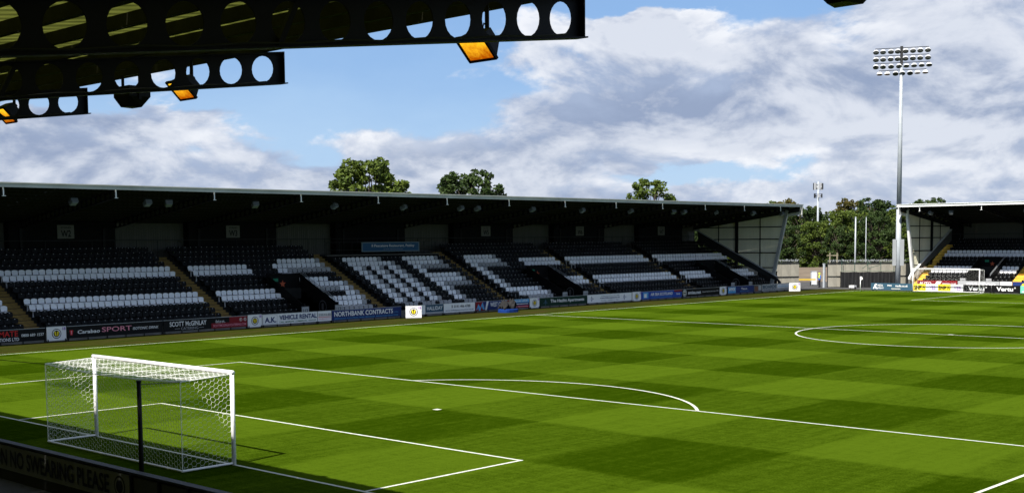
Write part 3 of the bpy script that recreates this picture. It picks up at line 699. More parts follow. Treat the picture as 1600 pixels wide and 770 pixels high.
# roof lamps burning orange, loudspeakers
lamp_face = bpy.data.materials.new('lamp_glow'); lamp_face.use_nodes = True
def glow(m):
    nt = m.node_tree; p = nt.nodes['Principled BSDF']; N = nt.nodes.new; L = nt.links.new
    tc = N('ShaderNodeTexCoord'); gr = N('ShaderNodeTexNoise'); gr.inputs['Scale'].default_value = 5.5; gr.inputs['Detail'].default_value = 9; gr.inputs['Roughness'].default_value = .8; L(tc.outputs['Object'], gr.inputs['Vector'])
    r = N('ShaderNodeValToRGB'); r.color_ramp.elements[0].position = .3; r.color_ramp.elements[0].color = (.36, .065, .0, 1); r.color_ramp.elements[1].position = .68; r.color_ramp.elements[1].color = (1., .52, .015, 1)
    sp = N('ShaderNodeSeparateXYZ'); L(tc.outputs['Object'], sp.inputs[0]); ma = N('ShaderNodeMath'); ma.operation = 'MULTIPLY_ADD'; L(sp.outputs[1], ma.inputs[0]); ma.inputs[1].default_value = 1.3; L(gr.outputs[0], ma.inputs[2]); L(ma.outputs[0], r.inputs[0]); L(r.outputs[0], p.inputs['Emission Color']); p.inputs['Emission Strength'].default_value = .72; p.inputs['Base Color'].default_value = (.08, .03, .0, 1)
glow(lamp_face)
def heat_lamp(loc, label, rot, group=None):
    r = thing('roof_lamp', label, 'lamp', loc, group, world=False); r.rotation_euler = rot; loc = Vector(loc)
    a, b, c = .24, .19, .12                               # lens looks along -z
    mb = MB(); mb.add([(-a, -b, 0), (a, -b, 0), (a, b, 0), (-a, b, 0), (-a*.7, -b*.6, .26), (a*.7, -b*.6, .26), (a*.7, b*.6, .26), (-a*.7, b*.6, .26)],
                      [(4, 5, 6, 7), (0, 1, 5, 4), (1, 2, 6, 5), (2, 3, 7, 6), (3, 0, 4, 7)]); mb.build('housing', black_steel, r)
    mb = MB(); mb.box(-a+.02, a-.02, -b+.02, b-.02, .004, .012); mb.build('lens', lamp_face, r)
    mb = MB(); mb.box(-a-.01, a+.01, -b-.012, -b+.02, -.014, .03); mb.box(-a-.01, a+.01, b-.02, b+.012, -.014, .03); mb.box(-a-.012, -a+.02, -b+.02, b-.02, -.014, .03); mb.box(a-.02, a+.012, -b+.02, b-.02, -.014, .03); mb.build('bezel', black_steel, r)
    mb = MB(); mb.tube((0, 0, .25), (0, 0, .34), .05, n=8); mb.build('bracket', black_steel, r)
    rot_m = Matrix.Translation(loc) @ r.rotation_euler.to_matrix().to_4x4(); top = rot_m @ Vector((0, 0, .3))
    mb = MB(); li = rot_m.inverted(); mb.tube(li @ top, li @ Vector((top.x, top.y, SZB+SD+.1-SLOPE*(-6.4-top.y))), .03, n=6); mb.build('hanger', black_steel, r)
    pts = [li @ (top+Vector((-.05*k, .02*k, .16*math.sin(k*.9)))) for k in range(6)]; mb = MB()
    for p, q in zip(pts, pts[1:]): mb.tube(p, q, .009, n=5, caps=False)
    mb.build('cable', black_steel, r)
    return r

tilt = Matrix(((-1, 0, 0), (0, -.707, .707), (0, .707, .707))).to_euler()
for (x, y, z), lab in (((20.35, -7.29, 8.45), 'orange-glowing lamp under the nearest long roof beam'), ((13.35, -7.29, 8.53), 'orange-glowing lamp under the second roof beam'), ((6.72, -7.29, 8.60), 'orange-glowing lamp cut by the left edge of the picture')):
    heat_lamp((x, y, z), lab, tilt, 'orange lamps under the near roof')
def speaker(loc, label):
    r = thing('loudspeaker', label, 'loudspeaker', loc, 'loudspeakers under the near roof', world=False)
    mb = MB(); P = [(-.27, -.2), (.27, -.2), (.27, .22), (-.27, .22)]; Q = [(-.10, -.16), (.10, -.16), (.16, .10), (-.16, .10)]
    mb.add([(x, y, .34) for x, y in P]+[(x, y, .16) for x, y in P]+[(x, y-.0, -.02) for x, y in Q],
           [(3, 2, 1, 0)]+[(i, (i+1) % 4, 4+(i+1) % 4, 4+i) for i in range(4)]+[(4+i, 4+(i+1) % 4, 8+(i+1) % 4, 8+i) for i in range(4)]+[(8, 9, 10, 11)])
    mb.build('cabinet', black_steel, r)
    mb = MB(); mb.bar((-.29, 0, .1), (-.29, 0, .55), .05, .02); mb.bar((.29, 0, .1), (.29, 0, .55), .05, .02); mb.bar((-.31, 0, .56), (.31, 0, .56), .05, .02); mb.build('bracket', black_steel, r)
    return r
speaker((11.5, -7.15, 8.42), 'black tapered loudspeaker hanging below the second roof beam')
speaker((25.5, -7.15, 8.36), 'black loudspeaker cut off by the top edge right of centre')
# front wall of the near stand, seen from behind
nw = thing('perimeter_wall', 'dark low wall with black lettering behind the near goal', 'wall', (0, -5, 0))
mb = MB(); mb.box(-36, 34, -5.0, -4.9, -.02, .92); mb.build('wall_core', concrete_dark, nw)
mb = MB(); mb.box(-36, 34, -5.06, -4.86, .92, .97); mb.build('top_rail', dark_steel, nw)
wall_grey = I('wall_panel', (.17, .17, .165)); wall_ink = I('wall_ink', (.008, .008, .008)); wall_dark = I('wall_dark', (.06, .06, .058))
x = 7.22
fc = Face((-14., -5.0, .0), (1, 0, 0))
mb = MB(); mb.box(-14, x, -5.03, -5.0, .26, .88); pnl = mb.build('panel', wall_grey, nw)
fc = Face((-14., -5.03, .0), (1, 0, 0)); fc.text('FOUL LANGUAGE ON NO SWEARING PLEASE' if False else 'ON NO SWEARING PLEASE', 14+.42, 14+6.30, .37, .80, wall_ink, pnl, .02)
fc.disc(14+6.74, .58, .24, wall_ink, pnl, .006); fc.disc(14+6.74, .58, .20, wall_grey, pnl, .008); fc.disc(14+6.74, .58, .15, wall_ink, pnl, .010)
for i in range(10):
    mb = MB(); x0 = x+.12+i*1.15; mb.box(x0, x0+1.03, -5.03, -5.0, .14, .86); mb.build('panel', wall_dark, nw)
    mb = MB(); mb.box(x0-.09, x0-.03, -5.08, -5.0, -.02, .92); mb.build('post', black_steel, nw)

# ------------------------------------------------------------------ goals
def hex_net(mb, O, A, B, la, lb, cell, r, warp=None):
    O, A, B = Vector(O), Vector(A), Vector(B); nrm = A.cross(B).normalized()
    s3 = math.sqrt(3); dx = cell*1.5; dy = cell*s3; seen = set()
    def P(a, b):
        p = O+A*a+B*b
        k = math.sin(a*5.3+b*2.1)*math.sin(b*6.7-a*1.3+la); ed = min(1., 6*min(a, la-a)/la, 6*min(b, lb-b)/lb)
        return p+(warp(a/la, b/lb) if warp else Vector((0, 0, 0)))+(nrm*(.035*k)+A*(.012*math.sin(b*9+a*3))+B*(.014*math.sin(a*11-b*4)))*ed
    nx = int(la/dx)+2; ny = int(lb/dy)+2
    for i in range(-1, nx):
        for j in range(-1, ny):
            cx = i*dx; cy = j*dy+(dy/2 if i % 2 else 0)
            c = [(cx+cell*math.cos(math.pi/3*k), cy+cell*math.sin(math.pi/3*k)) for k in range(6)]
            for k in range(6):
                p, q = c[k], c[(k+1) % 6]
                key = (round((p[0]+q[0])*50), round((p[1]+q[1])*50))
                if key in seen: continue
                seen.add(key)
                if not all(-1e-6 <= v[0] <= la+1e-6 and -1e-6 <= v[1] <= lb+1e-6 for v in (p, q)):
                    p = (min(max(p[0], 0), la), min(max(p[1], 0), lb)); q = (min(max(q[0], 0), la), min(max(q[1], 0), lb))
                    if (p[0]-q[0])**2+(p[1]-q[1])**2 < 1e-5: continue
                p3, q3 = P(*p), P(*q); d = (q3-p3).normalized(); u = d.cross(nrm).normalized()*r; w_ = nrm*r
                mb.add([p3+u, p3-u*.5+w_, p3-u*.5-w_, q3+u, q3-u*.5+w_, q3-u*.5-w_], [(0, 1, 4, 3), (1, 2, 5, 4), (2, 0, 3, 5)])
def goal(name, label, x0, x1, y, dep, back, r=.06, cell=.082, nr=.0029, sag=.10):
    g = thing(name, label, 'goal', ((x0+x1)/2, y, 0)); H = 2.44
    for x in (x0-r, x1+r):
        mb = MB(); mb.tube((x, y, -.02), (x, y, H+r*.4), r, n=14); mb.build('post', goal_white, g, True)
    mb = MB(); mb.tube((x0-2*r, y, H+r), (x1+2*r, y, H+r), r, n=14); mb.build('crossbar', goal_white, g, True)
    yb = y+back*dep; s = 1 if back > 0 else -1
    mb = MB()
    for p, q in (((x0-r, y, .05), (x0-r, yb, .05)), ((x1+r, y, .05), (x1+r, yb, .05)), ((x0-r, yb, .05), (x1+r, yb, .05))): mb.tube(p, q, .03, n=8)
    mb.build('ground_bar', goal_white, g)
    X0, X1 = x0-r, x1+r; ht = 2.40; w_ = X1-X0
    mb = MB()
    hex_net(mb, (X0, y, H+.02), (1, 0, 0), (0, back, 0), w_, dep, cell, nr, lambda a, b: Vector((0, 0, -.06*b-sag*4*a*(1-a)*b*(.4+.6*b)-.06*math.sin(math.pi*b)*math.sin(math.pi*a))))
    hex_net(mb, (X0, yb, .06), (1, 0, 0), (0, 0, 1), w_, ht-.08, cell, nr, lambda a, b: Vector((0, 0, -sag*4*a*(1-a)*b)))
    for x in (X0, X1): hex_net(mb, (x, y, .06), (0, back, 0), (0, 0, 1), dep, ht-.05, cell, nr)
    nt = mb.build('net', net_white, g)
    mb = MB(); pts = [Vector((X0+w_*i/12, yb, ht-.02-sag*4*(i/12)*(1-i/12))) for i in range(13)]
    for p, q in zip(pts, pts[1:]): mb.tube(p, q, .011, n=5, caps=False)
    for x in (X0, X1): mb.tube((x, yb, .05), (x, yb, ht-.02), .010, n=5); mb.tube((x, yb, ht-.02), (x, y, H+.02), .010, n=5)
    mb.build('edge_rope', net_white, nt)
    return g
goal('football_goal', 'white football goal with box net in the near left foreground', -3.66, 3.66, 0, 1.58, -1)
def net_pole(x, y, corner, label):
    p = thing('net_pole', label, 'pole', (x, y, 0), 'poles holding the near net')
    mb = MB(); mb.tube((x, y, -.02), (x, y, 2.88), .058, .05, n=10); mb.build('shaft', black_steel, p, True)
    mb = MB(); mb.tube((x, y, 2.88), (x, y, 2.93), .06, n=10); mb.build('cap', black_steel, p)
    mb = MB(); mb.tube((x, y, 2.84), corner, .010, n=5); mb.build('guy_rope', black_steel, p)
net_pole(6.95, -4.6, (3.72, -1.58, 2.38), 'black upright pole behind the near goal net')
net_pole(-6.95, -4.6, (-3.72, -1.58, 2.38), 'black pole left of the near goal, only its rope in view')
goal('football_goal', 'portable white goal standing at the far end before yellow boards', -27.9, -20.75, 107.35, 1.2, 1, r=.048, cell=.16, nr=.0016, sag=.03)

# corner flag
fl = thing('corner_flag', 'white corner flag post at the far corner of the pitch', 'flag', (-33.15, 105.6, 0))
mb = MB(); mb.tube((-33.15, 105.6, -.02), (-33.15, 105.6, 1.6), .045, n=8); mb.build('post', white_paint, fl, True)
mb = MB(); mb.add([(-33.13, 105.6, 1.62), (-33.02, 105.58, 1.6), (-32.93, 105.63, 1.5), (-32.90, 105.61, 1.3), (-33.02, 105.57, 1.25), (-33.13, 105.6, 1.22), (-33.13, 105.606, 1.62), (-33.02, 105.586, 1.6), (-32.93, 105.636, 1.5), (-32.90, 105.616, 1.3), (-33.02, 105.576, 1.25), (-33.13, 105.606, 1.22)],
                  [(0, 1, 2, 3, 4, 5), (11, 10, 9, 8, 7, 6), (0, 6, 7, 1), (1, 7, 8, 2), (2, 8, 9, 3), (3, 9, 10, 4), (4, 10, 11, 5), (5, 11, 6, 0)]); mb.build('flag', white_paint, fl)

# ------------------------------------------------------------------ advertising boards along the touchline
BXP = -40.2
def board(y0, y1, m, label, draw=None, x=BXP, z0=.14, z1=.86, cat='advertising board', name='advertising_board', posts=True, th=.03):
    r = thing(name, label, cat, (x, (y0+y1)/2, 0))
    mb = MB(); mb.box(x-th, x, y0+.015, y1-.015, z0, z1); p = mb.build('panel', m, r)
    mb = MB(); mb.box(x-th-.01, x+.006, y0+.015, y1-.015, z1+.002, z1+.03); mb.build('top_rail', grey_steel, r)
    mb = MB(); mb.box(x-th, x-.005, y0+.015, y1-.015, .0, z0-.01); mb.build('kickboard', concrete, r)
    if posts:
        n = max(2, int((y1-y0)/1.2)+1)
        for i in range(n):
            yy = y0+.08+(y1-y0-.16)*i/(n-1); mb = MB(); mb.box(x+.004, x+.05, yy-.025, yy+.025, -.02, .15); mb.box(x-.25, x-th-.005, yy-.02, yy+.02, -.02, .10); mb.bar((x-th-.02, yy, .75), (x-.42, yy, 0), .03, .03); mb.build('post', black_steel, r)
    fc = Face((x, y0, z0), (0, 1, 0)); L_ = y1-y0; H_ = z1-z0
    if draw: draw(fc, L_, H_, p)
    return r
def d_crest(fc, L, H, p): crest(fc, L*.5, H*.5, H*.36, p); fc.text('18', L*.80, L*.95, H*.74, H*.96, P_purple, p)
def T(s, a0, a1, b0, b1, m, bold=.014, shear=0.): return lambda fc, L, H, p: fc.text(s, a0*L, a1*L, b0*H, b1*H, m, p, bold, shear=shear)
def R(a0, a1, b0, b1, m): return lambda fc, L, H, p: fc.rect(a0*L, a1*L, b0*H, b1*H, m, p)
def many(*fs):
    def go(fc, L, H, p):
        for f in fs: f(fc, L, H, p)
    return go
def social(fc, L, H, p):
    for i, s in enumerate(('f', 'o', 'd')):
        fc.disc(L*(.70+.115*i), H*.70, H*.155, P_white, p, .008, n=14, inner=.82); fc.text(s, L*(.70+.115*i)-H*.05, L*(.70+.115*i)+H*.05, H*.60, H*.80, P_white, p, .02, .009)
def bull(fc, L, H, p):
    a, b = .045*L, .5*H
    fc.poly([(a-.12, b+.13), (a+.12, b+.13), (a+.09, b-.05), (a+.05, b-.18), (a-.05, b-.18), (a-.09, b-.05)], P_red, p, .006)
    fc.poly([(a-.12, b+.08), (a-.20, b+.10), (a-.25, b+.22), (a-.26, b+.06), (a-.20, b+.0)], P_dgreen, p, .008); fc.poly([(a+.12, b+.08), (a+.20, b+.0), (a+.26, b+.06), (a+.25, b+.22), (a+.20, b+.10)], P_dgreen, p, .008)
    fc.poly([(a-.03, b+.10), (a+.03, b+.10), (a+.03, b-.12), (a-.03, b-.12)], P_pink, p, .009)
def logo(a, b, m, s=.12):
    def go(fc, L, H, p):
        A, B = a*L, b*H; fc.disc(A, B, s, m, p, .006, inner=.6, n=12); fc.poly([(A+s*1.1, B+.02), (A+s*2.6, B+.02), (A+s*2.6, B-.02), (A+s*1.1, B-.02)], m, p, .006); fc.poly([(A-.02, B+s*1.1), (A+.02, B+s*1.1), (A+.06, B+s*1.9), (A-.06, B+s*1.9)], m, p, .006); fc.poly([(A-.06, B-s*1.9), (A+.06, B-s*1.9), (A+.02, B-s*1.1), (A-.02, B-s*1.1)], m, p, .006)
    return go
board(9.2, 13.3, P_black, 'black board at the left picture edge, mostly out of view')
board(13.32, 16.2, P_black, 'black board with red capitals and a white phone number at far left', many(T('MATE', .0, .40, .46, .92, P_red), T('TIONS LTD', .0, .42, .08, .36, P_white), T('0800 689 1537', .47, .96, .38, .62, P_white)))
board(16.24, 17.52, P_white, 'white crest panel marked 18, leftmost along the touchline', d_crest, name='crest_panel', z0=.06, z1=.90, x=BXP+.03)
board(17.56, 24.2, P_black, 'long black board with a red bull head and pink word', many(bull, T('Carabao', .105, .33, .34, .66, P_white, .022, .15), T('SPORT', .35, .66, .36, .78, P_pink, .006), T('ISOTONIC DRINK', .675, .95, .38, .62, P_white, .008, .2)))
board(24.24, 30.75, P_black, 'black board turning red, white catering lettering and social icons', many(R(.56, 1., .0, 1., P_dred), R(.56, .78, .5, 1., P_black), T('SCOTT McGINLAY', .07, .50, .42, .86, P_white, .016), T('CATERING', .20, .40, .08, .32, P_grey, .004), R(.13, .19, .19, .22, P_grey), R(.41, .47, .19, .22, P_grey),
      T('find us on...', .61, .73, .50, .80, P_white, .004, .2), T('SCOTTMCGINLAYCATERING.COM', .58, .985, .14, .36, P_pink, .012), lambda fc, L, H, p: social(Face(fc.at(L*.60, 0), fc.r), L*.46, H, p)))
board(30.79, 31.98, P_white, 'white crest panel between the red-ended board and the vehicle hire board', d_crest, name='crest_panel', z0=.06, z1=.90, x=BXP+.03)
board(32.02, 36.85, P_white, 'white board with navy vehicle hire capitals and green line', many(R(.01, .265, .05, .95, P_grey), R(.015, .26, .08, .92, P_white), T('A.K.', .04, .245, .20, .74, P_navy, .03), T('VEHICLE RENTAL', .30, .985, .40, .86, P_navy, .03), T('CARS . MINIBUSES . COMMERCIAL . VEHICLES', .30, .97, .12, .26, P_green, .01)))
board(36.88, 38.15, P_white, 'small white board with tiny red print beside the navy board', many(T('01505 816 800', .06, .94, .52, .78, P_dgrey, .01), R(.05, .95, .38, .44, P_red), T('info@akvehicles', .06, .94, .16, .30, P_pink, .008)))
board(38.19, 45.0, P_navy, 'navy board with large white contractor capitals', many(T('NORTHBANK CONTRACTS', .03, .87, .36, .86, P_white, .022), T('SPECIALIST CONTRACTING SERVICES  MAIN CONTRACTOR', .03, .95, .08, .22, P_lblue, .004), T('LTD.', .885, .955, .40, .54, P_lblue, .004)))
_b = board(44.3, 45.55, P_white, 'bright white crest panel standing forward beside the navy board', d_crest, x=-38.7, z0=.05, z1=.95, name='crest_panel', posts=False, th=.05); _b.rotation_euler.z = math.radians(-38)
board(46.95, 47.55, P_white, 'narrow blank white board right of the forward crest panel')
board(47.58, 49.5, P_slate, 'slate blue board with one white serif surname', many(T('HALLIDAY', .06, .94, .40, .82, P_white, .016), R(.0, 1., .0, .2, P_grey)))
board(49.54, 53.1, P_white, 'white board with a phone number in grey print', many(T('0141 406 4788', .32, .84, .50, .80, P_dgrey, .006), R(.25, .275, .50, .82, P_dgrey), T('www.hallidayconstruction.co.uk', .05, .95, .12, .32, P_slate, .006)))
def westco(fc, L, H, p):
    fc.poly([(0, 0), (.0, H), (L*.20, H), (L*.26, 0)], P_dred, p, .005); fc.poly([(L*.02, H*.1), (L*.08, H*.75), (L*.13, H*.3), (L*.19, H*.95), (L*.25, H*.1), (L*.2, H*.1), (L*.17, H*.5), (L*.13, 0), (L*.09, 0), (L*.07, H*.4), (L*.05, H*.1)], P_lblue, p, .008)
    fc.poly([(L*.26, 0), (L*.30, H), (L*.36, H), (L*.30, 0)], P_white, p, .007); fc.text('WEST CO', L*.40, L*.74, H*.34, H*.86, P_white, p, .02); fc.text('CARAVANS', L*.40, L*.7, H*.10, H*.22, P_lblue, p, .006) if False else None
    fc.rect(L*.76, L*.82, .0, H, P_lblue, p, .005); fc.rect(L*.82, L*.87, .0, H, P_blue, p, .005); fc.rect(L*.87, L, .0, H, P_dred, p, .005); fc.disc(L*.93, H*.55, H*.28, P_pink, p, .009, inner=.55, n=14)
board(53.14, 57.5, P_navy, 'dark board with a blue W emblem on red and white capitals', westco)
board(57.55, 59.7, P_navy, 'board of light blue, navy and red bands beside the covered machine', many(R(0, 1, .62, 1., P_lblue), R(0, 1, 0, .30, P_dred), T('BLUE LINE', .12, .9, .72, .9, P_white), T('SCAFFOLDS', .08, .92, .38, .54, P_white) if False else T('----------', .08, .92, .42, .50, P_white), R(.08, .92, .12, .2, P_pink)))
board(59.74, 61.0, P_white, 'white crest panel left of the dark green board', d_crest, name='crest_panel', z0=.06, z1=.90, x=BXP+.03)
def tree_logo(fc, L, H, p):
    a, b = L*.12, H*.48; fc.poly([(a-.3, b-.06), (a+.3, b-.06), (a+.3, b-.1), (a-.3, b-.1)], P_slate, p); fc.poly([(a-.16, b-.05), (a, b+.25), (a+.16, b-.05)], P_slate, p); fc.poly([(a-.03, b-.1), (a+.03, b-.1), (a+.03, b-.28), (a-.03, b-.28)], P_slate, p)
board(61.04, 67.5, P_dgreen, 'dark green board with white apartment lettering', many(tree_logo, T('The Hazlitt Apartments', .22, .93, .26, .76, P_white, .02)))
board(67.54, 74.1, P_white, 'white board with navy arrows and a web address line', many(logo(.09, .5, P_navy), logo(.82, .5, P_navy), T('www.hillsurgeon.co.uk', .27, .72, .40, .64, P_navy, .012), T('Professional services since 1983', .30, .70, .72, .84, P_slate, .003), T('Paisley . Glasgow . Ayr', .30, .70, .14, .26, P_slate, .003)))
board(74.14, 75.5, P_white, 'white crest panel left of the bright blue board', d_crest, name='crest_panel', z0=.06, z1=.90, x=BXP+.03)
board(75.54, 82.2, P_blue, 'bright blue board with white capitals and a small white picture', many(R(.05, .17, .14, .90, P_lblue), R(.07, .13, .2, .7, P_white), T('AIR SEA SCOTLAND', .22, .76, .40, .78, P_white, .022), T('HOLIDAYS AND CRUISES', .24, .74, .12, .24, P_lblue, .004), R(.80, 1., .74, 1., P_dred), T('TRAVEL', .85, .95, .34, .56, P_white)))
board(82.24, 88.8, P_black, 'black board with a round badge and a white web name', many(lambda fc, L, H, p: (fc.disc(.42, H*.5, H*.46, P_white, p, .006, inner=.86), fc.disc(.42, H*.5, H*.3, P_cream, p, .006), fc.rect(.25, .6, H*.42, H*.58, P_black, p, .009)), T('smisa.net', .15, .49, .28, .72, P_white, .02), T('Supporting the club since 1977', .53, .97, .42, .60, P_white, .006)))
board(88.84, 90.1, P_white, 'white crest panel between the black web-name board and the navy board', d_crest, name='crest_panel', z0=.06, z1=.90, x=BXP+.03)
board(90.14, 95.35, P_navy, 'navy board with a white patterned corner near the far end', many(R(.05, .33, .05, .9, P_lblue), T('WMX', .07, .31, .35, .85, P_white, .03), T('Thorn', .52, .74, .44, .74, P_white, .012), T('www.thorn.co.uk', .48, .80, .18, .30, P_lblue, .004), R(.0, .045, 0, 1, P_black)))
board(95.39, 97.0, P_dgrey, 'small brown and grey picture board near the far end', many(R(.1, .5, .1, .8, I('brown', (.18, .08, .05))), R(.55, .9, .2, .9, P_grey)))
board(97.04, 100.0, P_grey, 'pale board with slate blue block capitals near the far end', many(T('BOARDS', .05, .95, .40, .88, P_slate, .03), T('PAISLEY', .1, .9, .12, .3, P_slate, .01)))
board(100.04, 103.0, P_white, 'pale blue-white board last before the end crest panel', many(R(0, 1, .0, 1, P_grey), R(.02, .98, .35, .9, P_white), T('www.renfrewboards.co.uk', .06, .94, .5, .72, P_lblue, .006)))
_b = board(100.6, 101.9, P_white, 'bright white crest panel at the end of the touchline boards', d_crest, x=-38.7, z0=.05, z1=.95, name='crest_panel', posts=False, th=.05); _b.rotation_euler.z = math.radians(-38)

# boards at the far goal line
def nboard(x0, x1, m, label, draw, y, z0=.05, z1=.80):
    r = thing('advertising_board', label, 'advertising board', ((x0+x1)/2, y, 0))
    mb = MB(); mb.box(x0+.01, x1-.01, y, y+.04, z0, z1); p = mb.build('panel', m, r)
    mb = MB()
    for xx in (x0+.15, x1-.15): mb.box(xx-.03, xx+.03, y+.045, y+.40, -.02, .05); mb.bar((xx, y+.06, z1-.1), (xx, y+.38, .04), .03, .03)
    mb.build('stand', black_steel, r); fc = Face((x0, y, z0), (1, 0, 0)); draw(fc, x1-x0, z1-z0, p)
NB = 108.9
def navylogo(fc, L, H, p):
    fc.poly([(.25, H*.15), (.5, H*.9), (.75, H*.9), (.6, H*.5), (.85, H*.15), (.6, H*.15), (.48, H*.42), (.4, H*.15)], P_white, p); fc.text('MEDIA', L*.17, L*.30, H*.52, H*.82, P_white, p); fc.text('PRINT', L*.17, L*.32, H*.16, H*.4, P_white, p)
    fc.text('www.', L*.40, L*.52, H*.55, H*.78, P_white, p, .02); fc.text('media.co.uk', L*.60, L*.90, H*.5, H*.80, P_white, p, .02); fc.rect(L*.5, L*.72, H*.16, H*.26, P_cream, p)
nboard(-33.6, -28.75, P_slate, 'dark blue board with a white logo beside the corner flag', navylogo, NB)
x = -28.6; ws = 1.40
for i in range(2):
    nboard(x, x+ws, P_yellow, f'{("first","second")[i]} yellow board with black party letters from the left', many(T('SNP', .06, .66, .2, .78, P_black, .03), lambda fc, L, H, p: fc.poly([(L*.72, H*.22), (L*.84, H*.75), (L*.96, H*.22), (L*.91, H*.22), (L*.84, H*.55), (L*.77, H*.22)], P_black, p)), NB); x += ws
    nboard(x, x+1.36, P_white, f'white board with purple letters right of the {("first","second")[i]} yellow board', T('YES', .25, .82, .22, .76, P_purple, .02), NB); x += 1.36
x += .02
for i in range(2):
    nboard(x, x+2.98, P_black, ('black board with a white name right of the last purple-lettered board', 'black board with a white name beside the mint green board')[i], many(T('Vertu', .18, .76, .22, .78, P_white, .03), lambda fc, L, H, p: fc.disc(L*.82, H*.68, H*.10, P_white, p, inner=.5, n=10)), NB); x += 2.99
nboard(x, x+3.5, P_mint, 'mint green board at the right picture edge', many(T('Neilston', .15, .5, .5, .85, P_white, .01), R(.05, .95, .1, .25, P_white)), NB)
y = 115.9
def wboard(x0, x1, m, label, draw): nboard(x0, x1, m, label, draw, y, .10, .93)
wboard(-31.5, -26.75, P_dred, 'dark red board on the far stand front wall', many(T('AUTO', .06, .36, .4, .8, P_white, .02), lambda fc, L, H, p: fc.poly([(L*.42, H*.3), (L*.5, H*.9), (L*.62, H*.9), (L*.55, H*.3)], P_white, p), T('motors.co.uk', .64, .97, .45, .75, P_white, .015)))
wboard(-26.7, -22.0, P_grey, 'grey board with a large white lower-case name', T('macron', .22, .9, .22, .75, P_white, .03))
wboard(-21.95, -20.7, P_white, 'plain white board between the grey and blue wall boards', T('Print', .3, .7, .3, .5, P_grey, .004))
wboard(-20.65, -17., P_navy, 'blue wall board with a yellow sun at the right edge', many(lambda fc, L, H, p: fc.disc(L*.35, H*.5, H*.32, P_yellow, p), T('SUN', .6, .95, .3, .7, P_white)))

# covered machine on a blue mat by the touchline
r = thing('covered_machine', 'machine under a crumpled grey sheet on a blue mat beside the boards', 'machine', (-38.2, 55, 0))
mb = MB(); nseg = 16; ring = [(-38.3+.62*math.copysign(abs(math.cos(t))**.6, math.cos(t)), 55.05+.85*math.copysign(abs(math.sin(t))**.6, math.sin(t))) for t in [2*math.pi*i/nseg for i in range(nseg)]]
mb.add([(x, y, z) for z in (-.02, .22) for x, y in ring]+[(-38.3+(x+38.3)*.93, 55.05+(y-55.05)*.93, .28) for x, y in ring], [(i, (i+1) % nseg, nseg+(i+1) % nseg, nseg+i) for i in range(nseg)]+[(nseg+i, nseg+(i+1) % nseg, 2*nseg+(i+1) % nseg, 2*nseg+i) for i in range(nseg)]+[tuple(range(2*nseg, 3*nseg))]); mb.build('mat', I('mat_blue', (.005, .03, .16), .8), r)
mb = MB(); G = 14; vs = []
for j in range(G):
    for i in range(G):
        a, b = i/(G-1)*2-1, j/(G-1)*2-1
        hgt = .62+.42*max(0, 1-abs(b+.55)*2.2)+.50*max(0, 1-abs(b-.6)*2.4)-.35*max(0, abs(a)-.5)*1.6-.8*max(0, abs(b)-.82)
        vs.append((-38.3+a*.42+.05*math.sin(7*b), 55.05+b*.82, max(.34, hgt+.09*math.sin(9*a+3*b)*math.cos(6*b))))
vs2 = [(x, y, z-.06) for x, y, z in vs]; fs = [(j*G+i, j*G+i+1, (j+1)*G+i+1, (j+1)*G+i) for j in range(G-1) for i in range(G-1)]
mb.add(vs, fs); mb.add(vs2, fs); mb.build('sheet', mat('tarp', (.020, .020, .021), .85, .5, 5, spec=.1), r)
mb = MB(); mb.box(-38.6, -38.0, 54.45, 55.65, .29, .55)
for yy in (54.5, 55.55): mb.tube((-38.62, yy, .45), (-37.98, yy, .45), .16, n=12)
mb.build('chassis', black_steel, r)

# ------------------------------------------------------------------ floodlight mast by the far stand
MX, MY = -33.4, 115.0
fm = thing('floodlight_mast', 'tall grey floodlight mast with four rows of lamps beside the far stand', 'floodlight mast', (MX, MY, 0))
mb = MB(); mb.tube((MX, MY, -.02), (MX, MY, 9), .31, .28, n=18); mb.tube((MX, MY, 9), (MX, MY, 25.2), .28, .17, n=18); mb.build('pole', galv, fm, True)
vx = (CAM-Vector((MX, MY, CAM.z))).normalized()          # the lamp frame looks diagonally over the pitch
fr = Vector((.80, -.60, 0)); rt = Vector((.60, .80, 0))
rt = Vector((vx.y*-1, vx.x, 0)); fr = vx
mb = MB(); mb.obox((MX, MY, 25.6), rt*.16, fr*.10, Vector((0, 0, 1.75))); mb.build('head_column', dark_steel, fm)
dome = MB(); nn = 12
prof_ = [(.0, .25), (.12, .235), (.22, .17), (.27, .06), (.285, -.02)]
vs = []
for rr, zz in prof_: vs += [(rr*math.cos(2*math.pi*i/nn), rr*math.sin(2*math.pi*i/nn), zz) for i in range(nn)]
dome.add(vs, [(k*nn+i, k*nn+(i+1) % nn, (k+1)*nn+(i+1) % nn, (k+1)*nn+i) for k in range(len(prof_)-1) for i in range(nn)])
dome.mi = 1; dome.add([(.275*math.cos(2*math.pi*i/nn), .275*math.sin(2*math.pi*i/nn), -.015) for i in range(nn)], [tuple(range(nn-1, -1, -1))])
dome.v = [(x*1.18, y*1.18, z*1.1) for x, y, z in dome.v]
dome_me = dome.mesh('floodlight_lamp', [mat('lamp_shell', (.78, .79, .80), .35), mat('lamp_glass', (.035, .045, .035), .18)], False)
dome_me.polygons.foreach_set('use_smooth', [True]*len(dome_me.polygons))
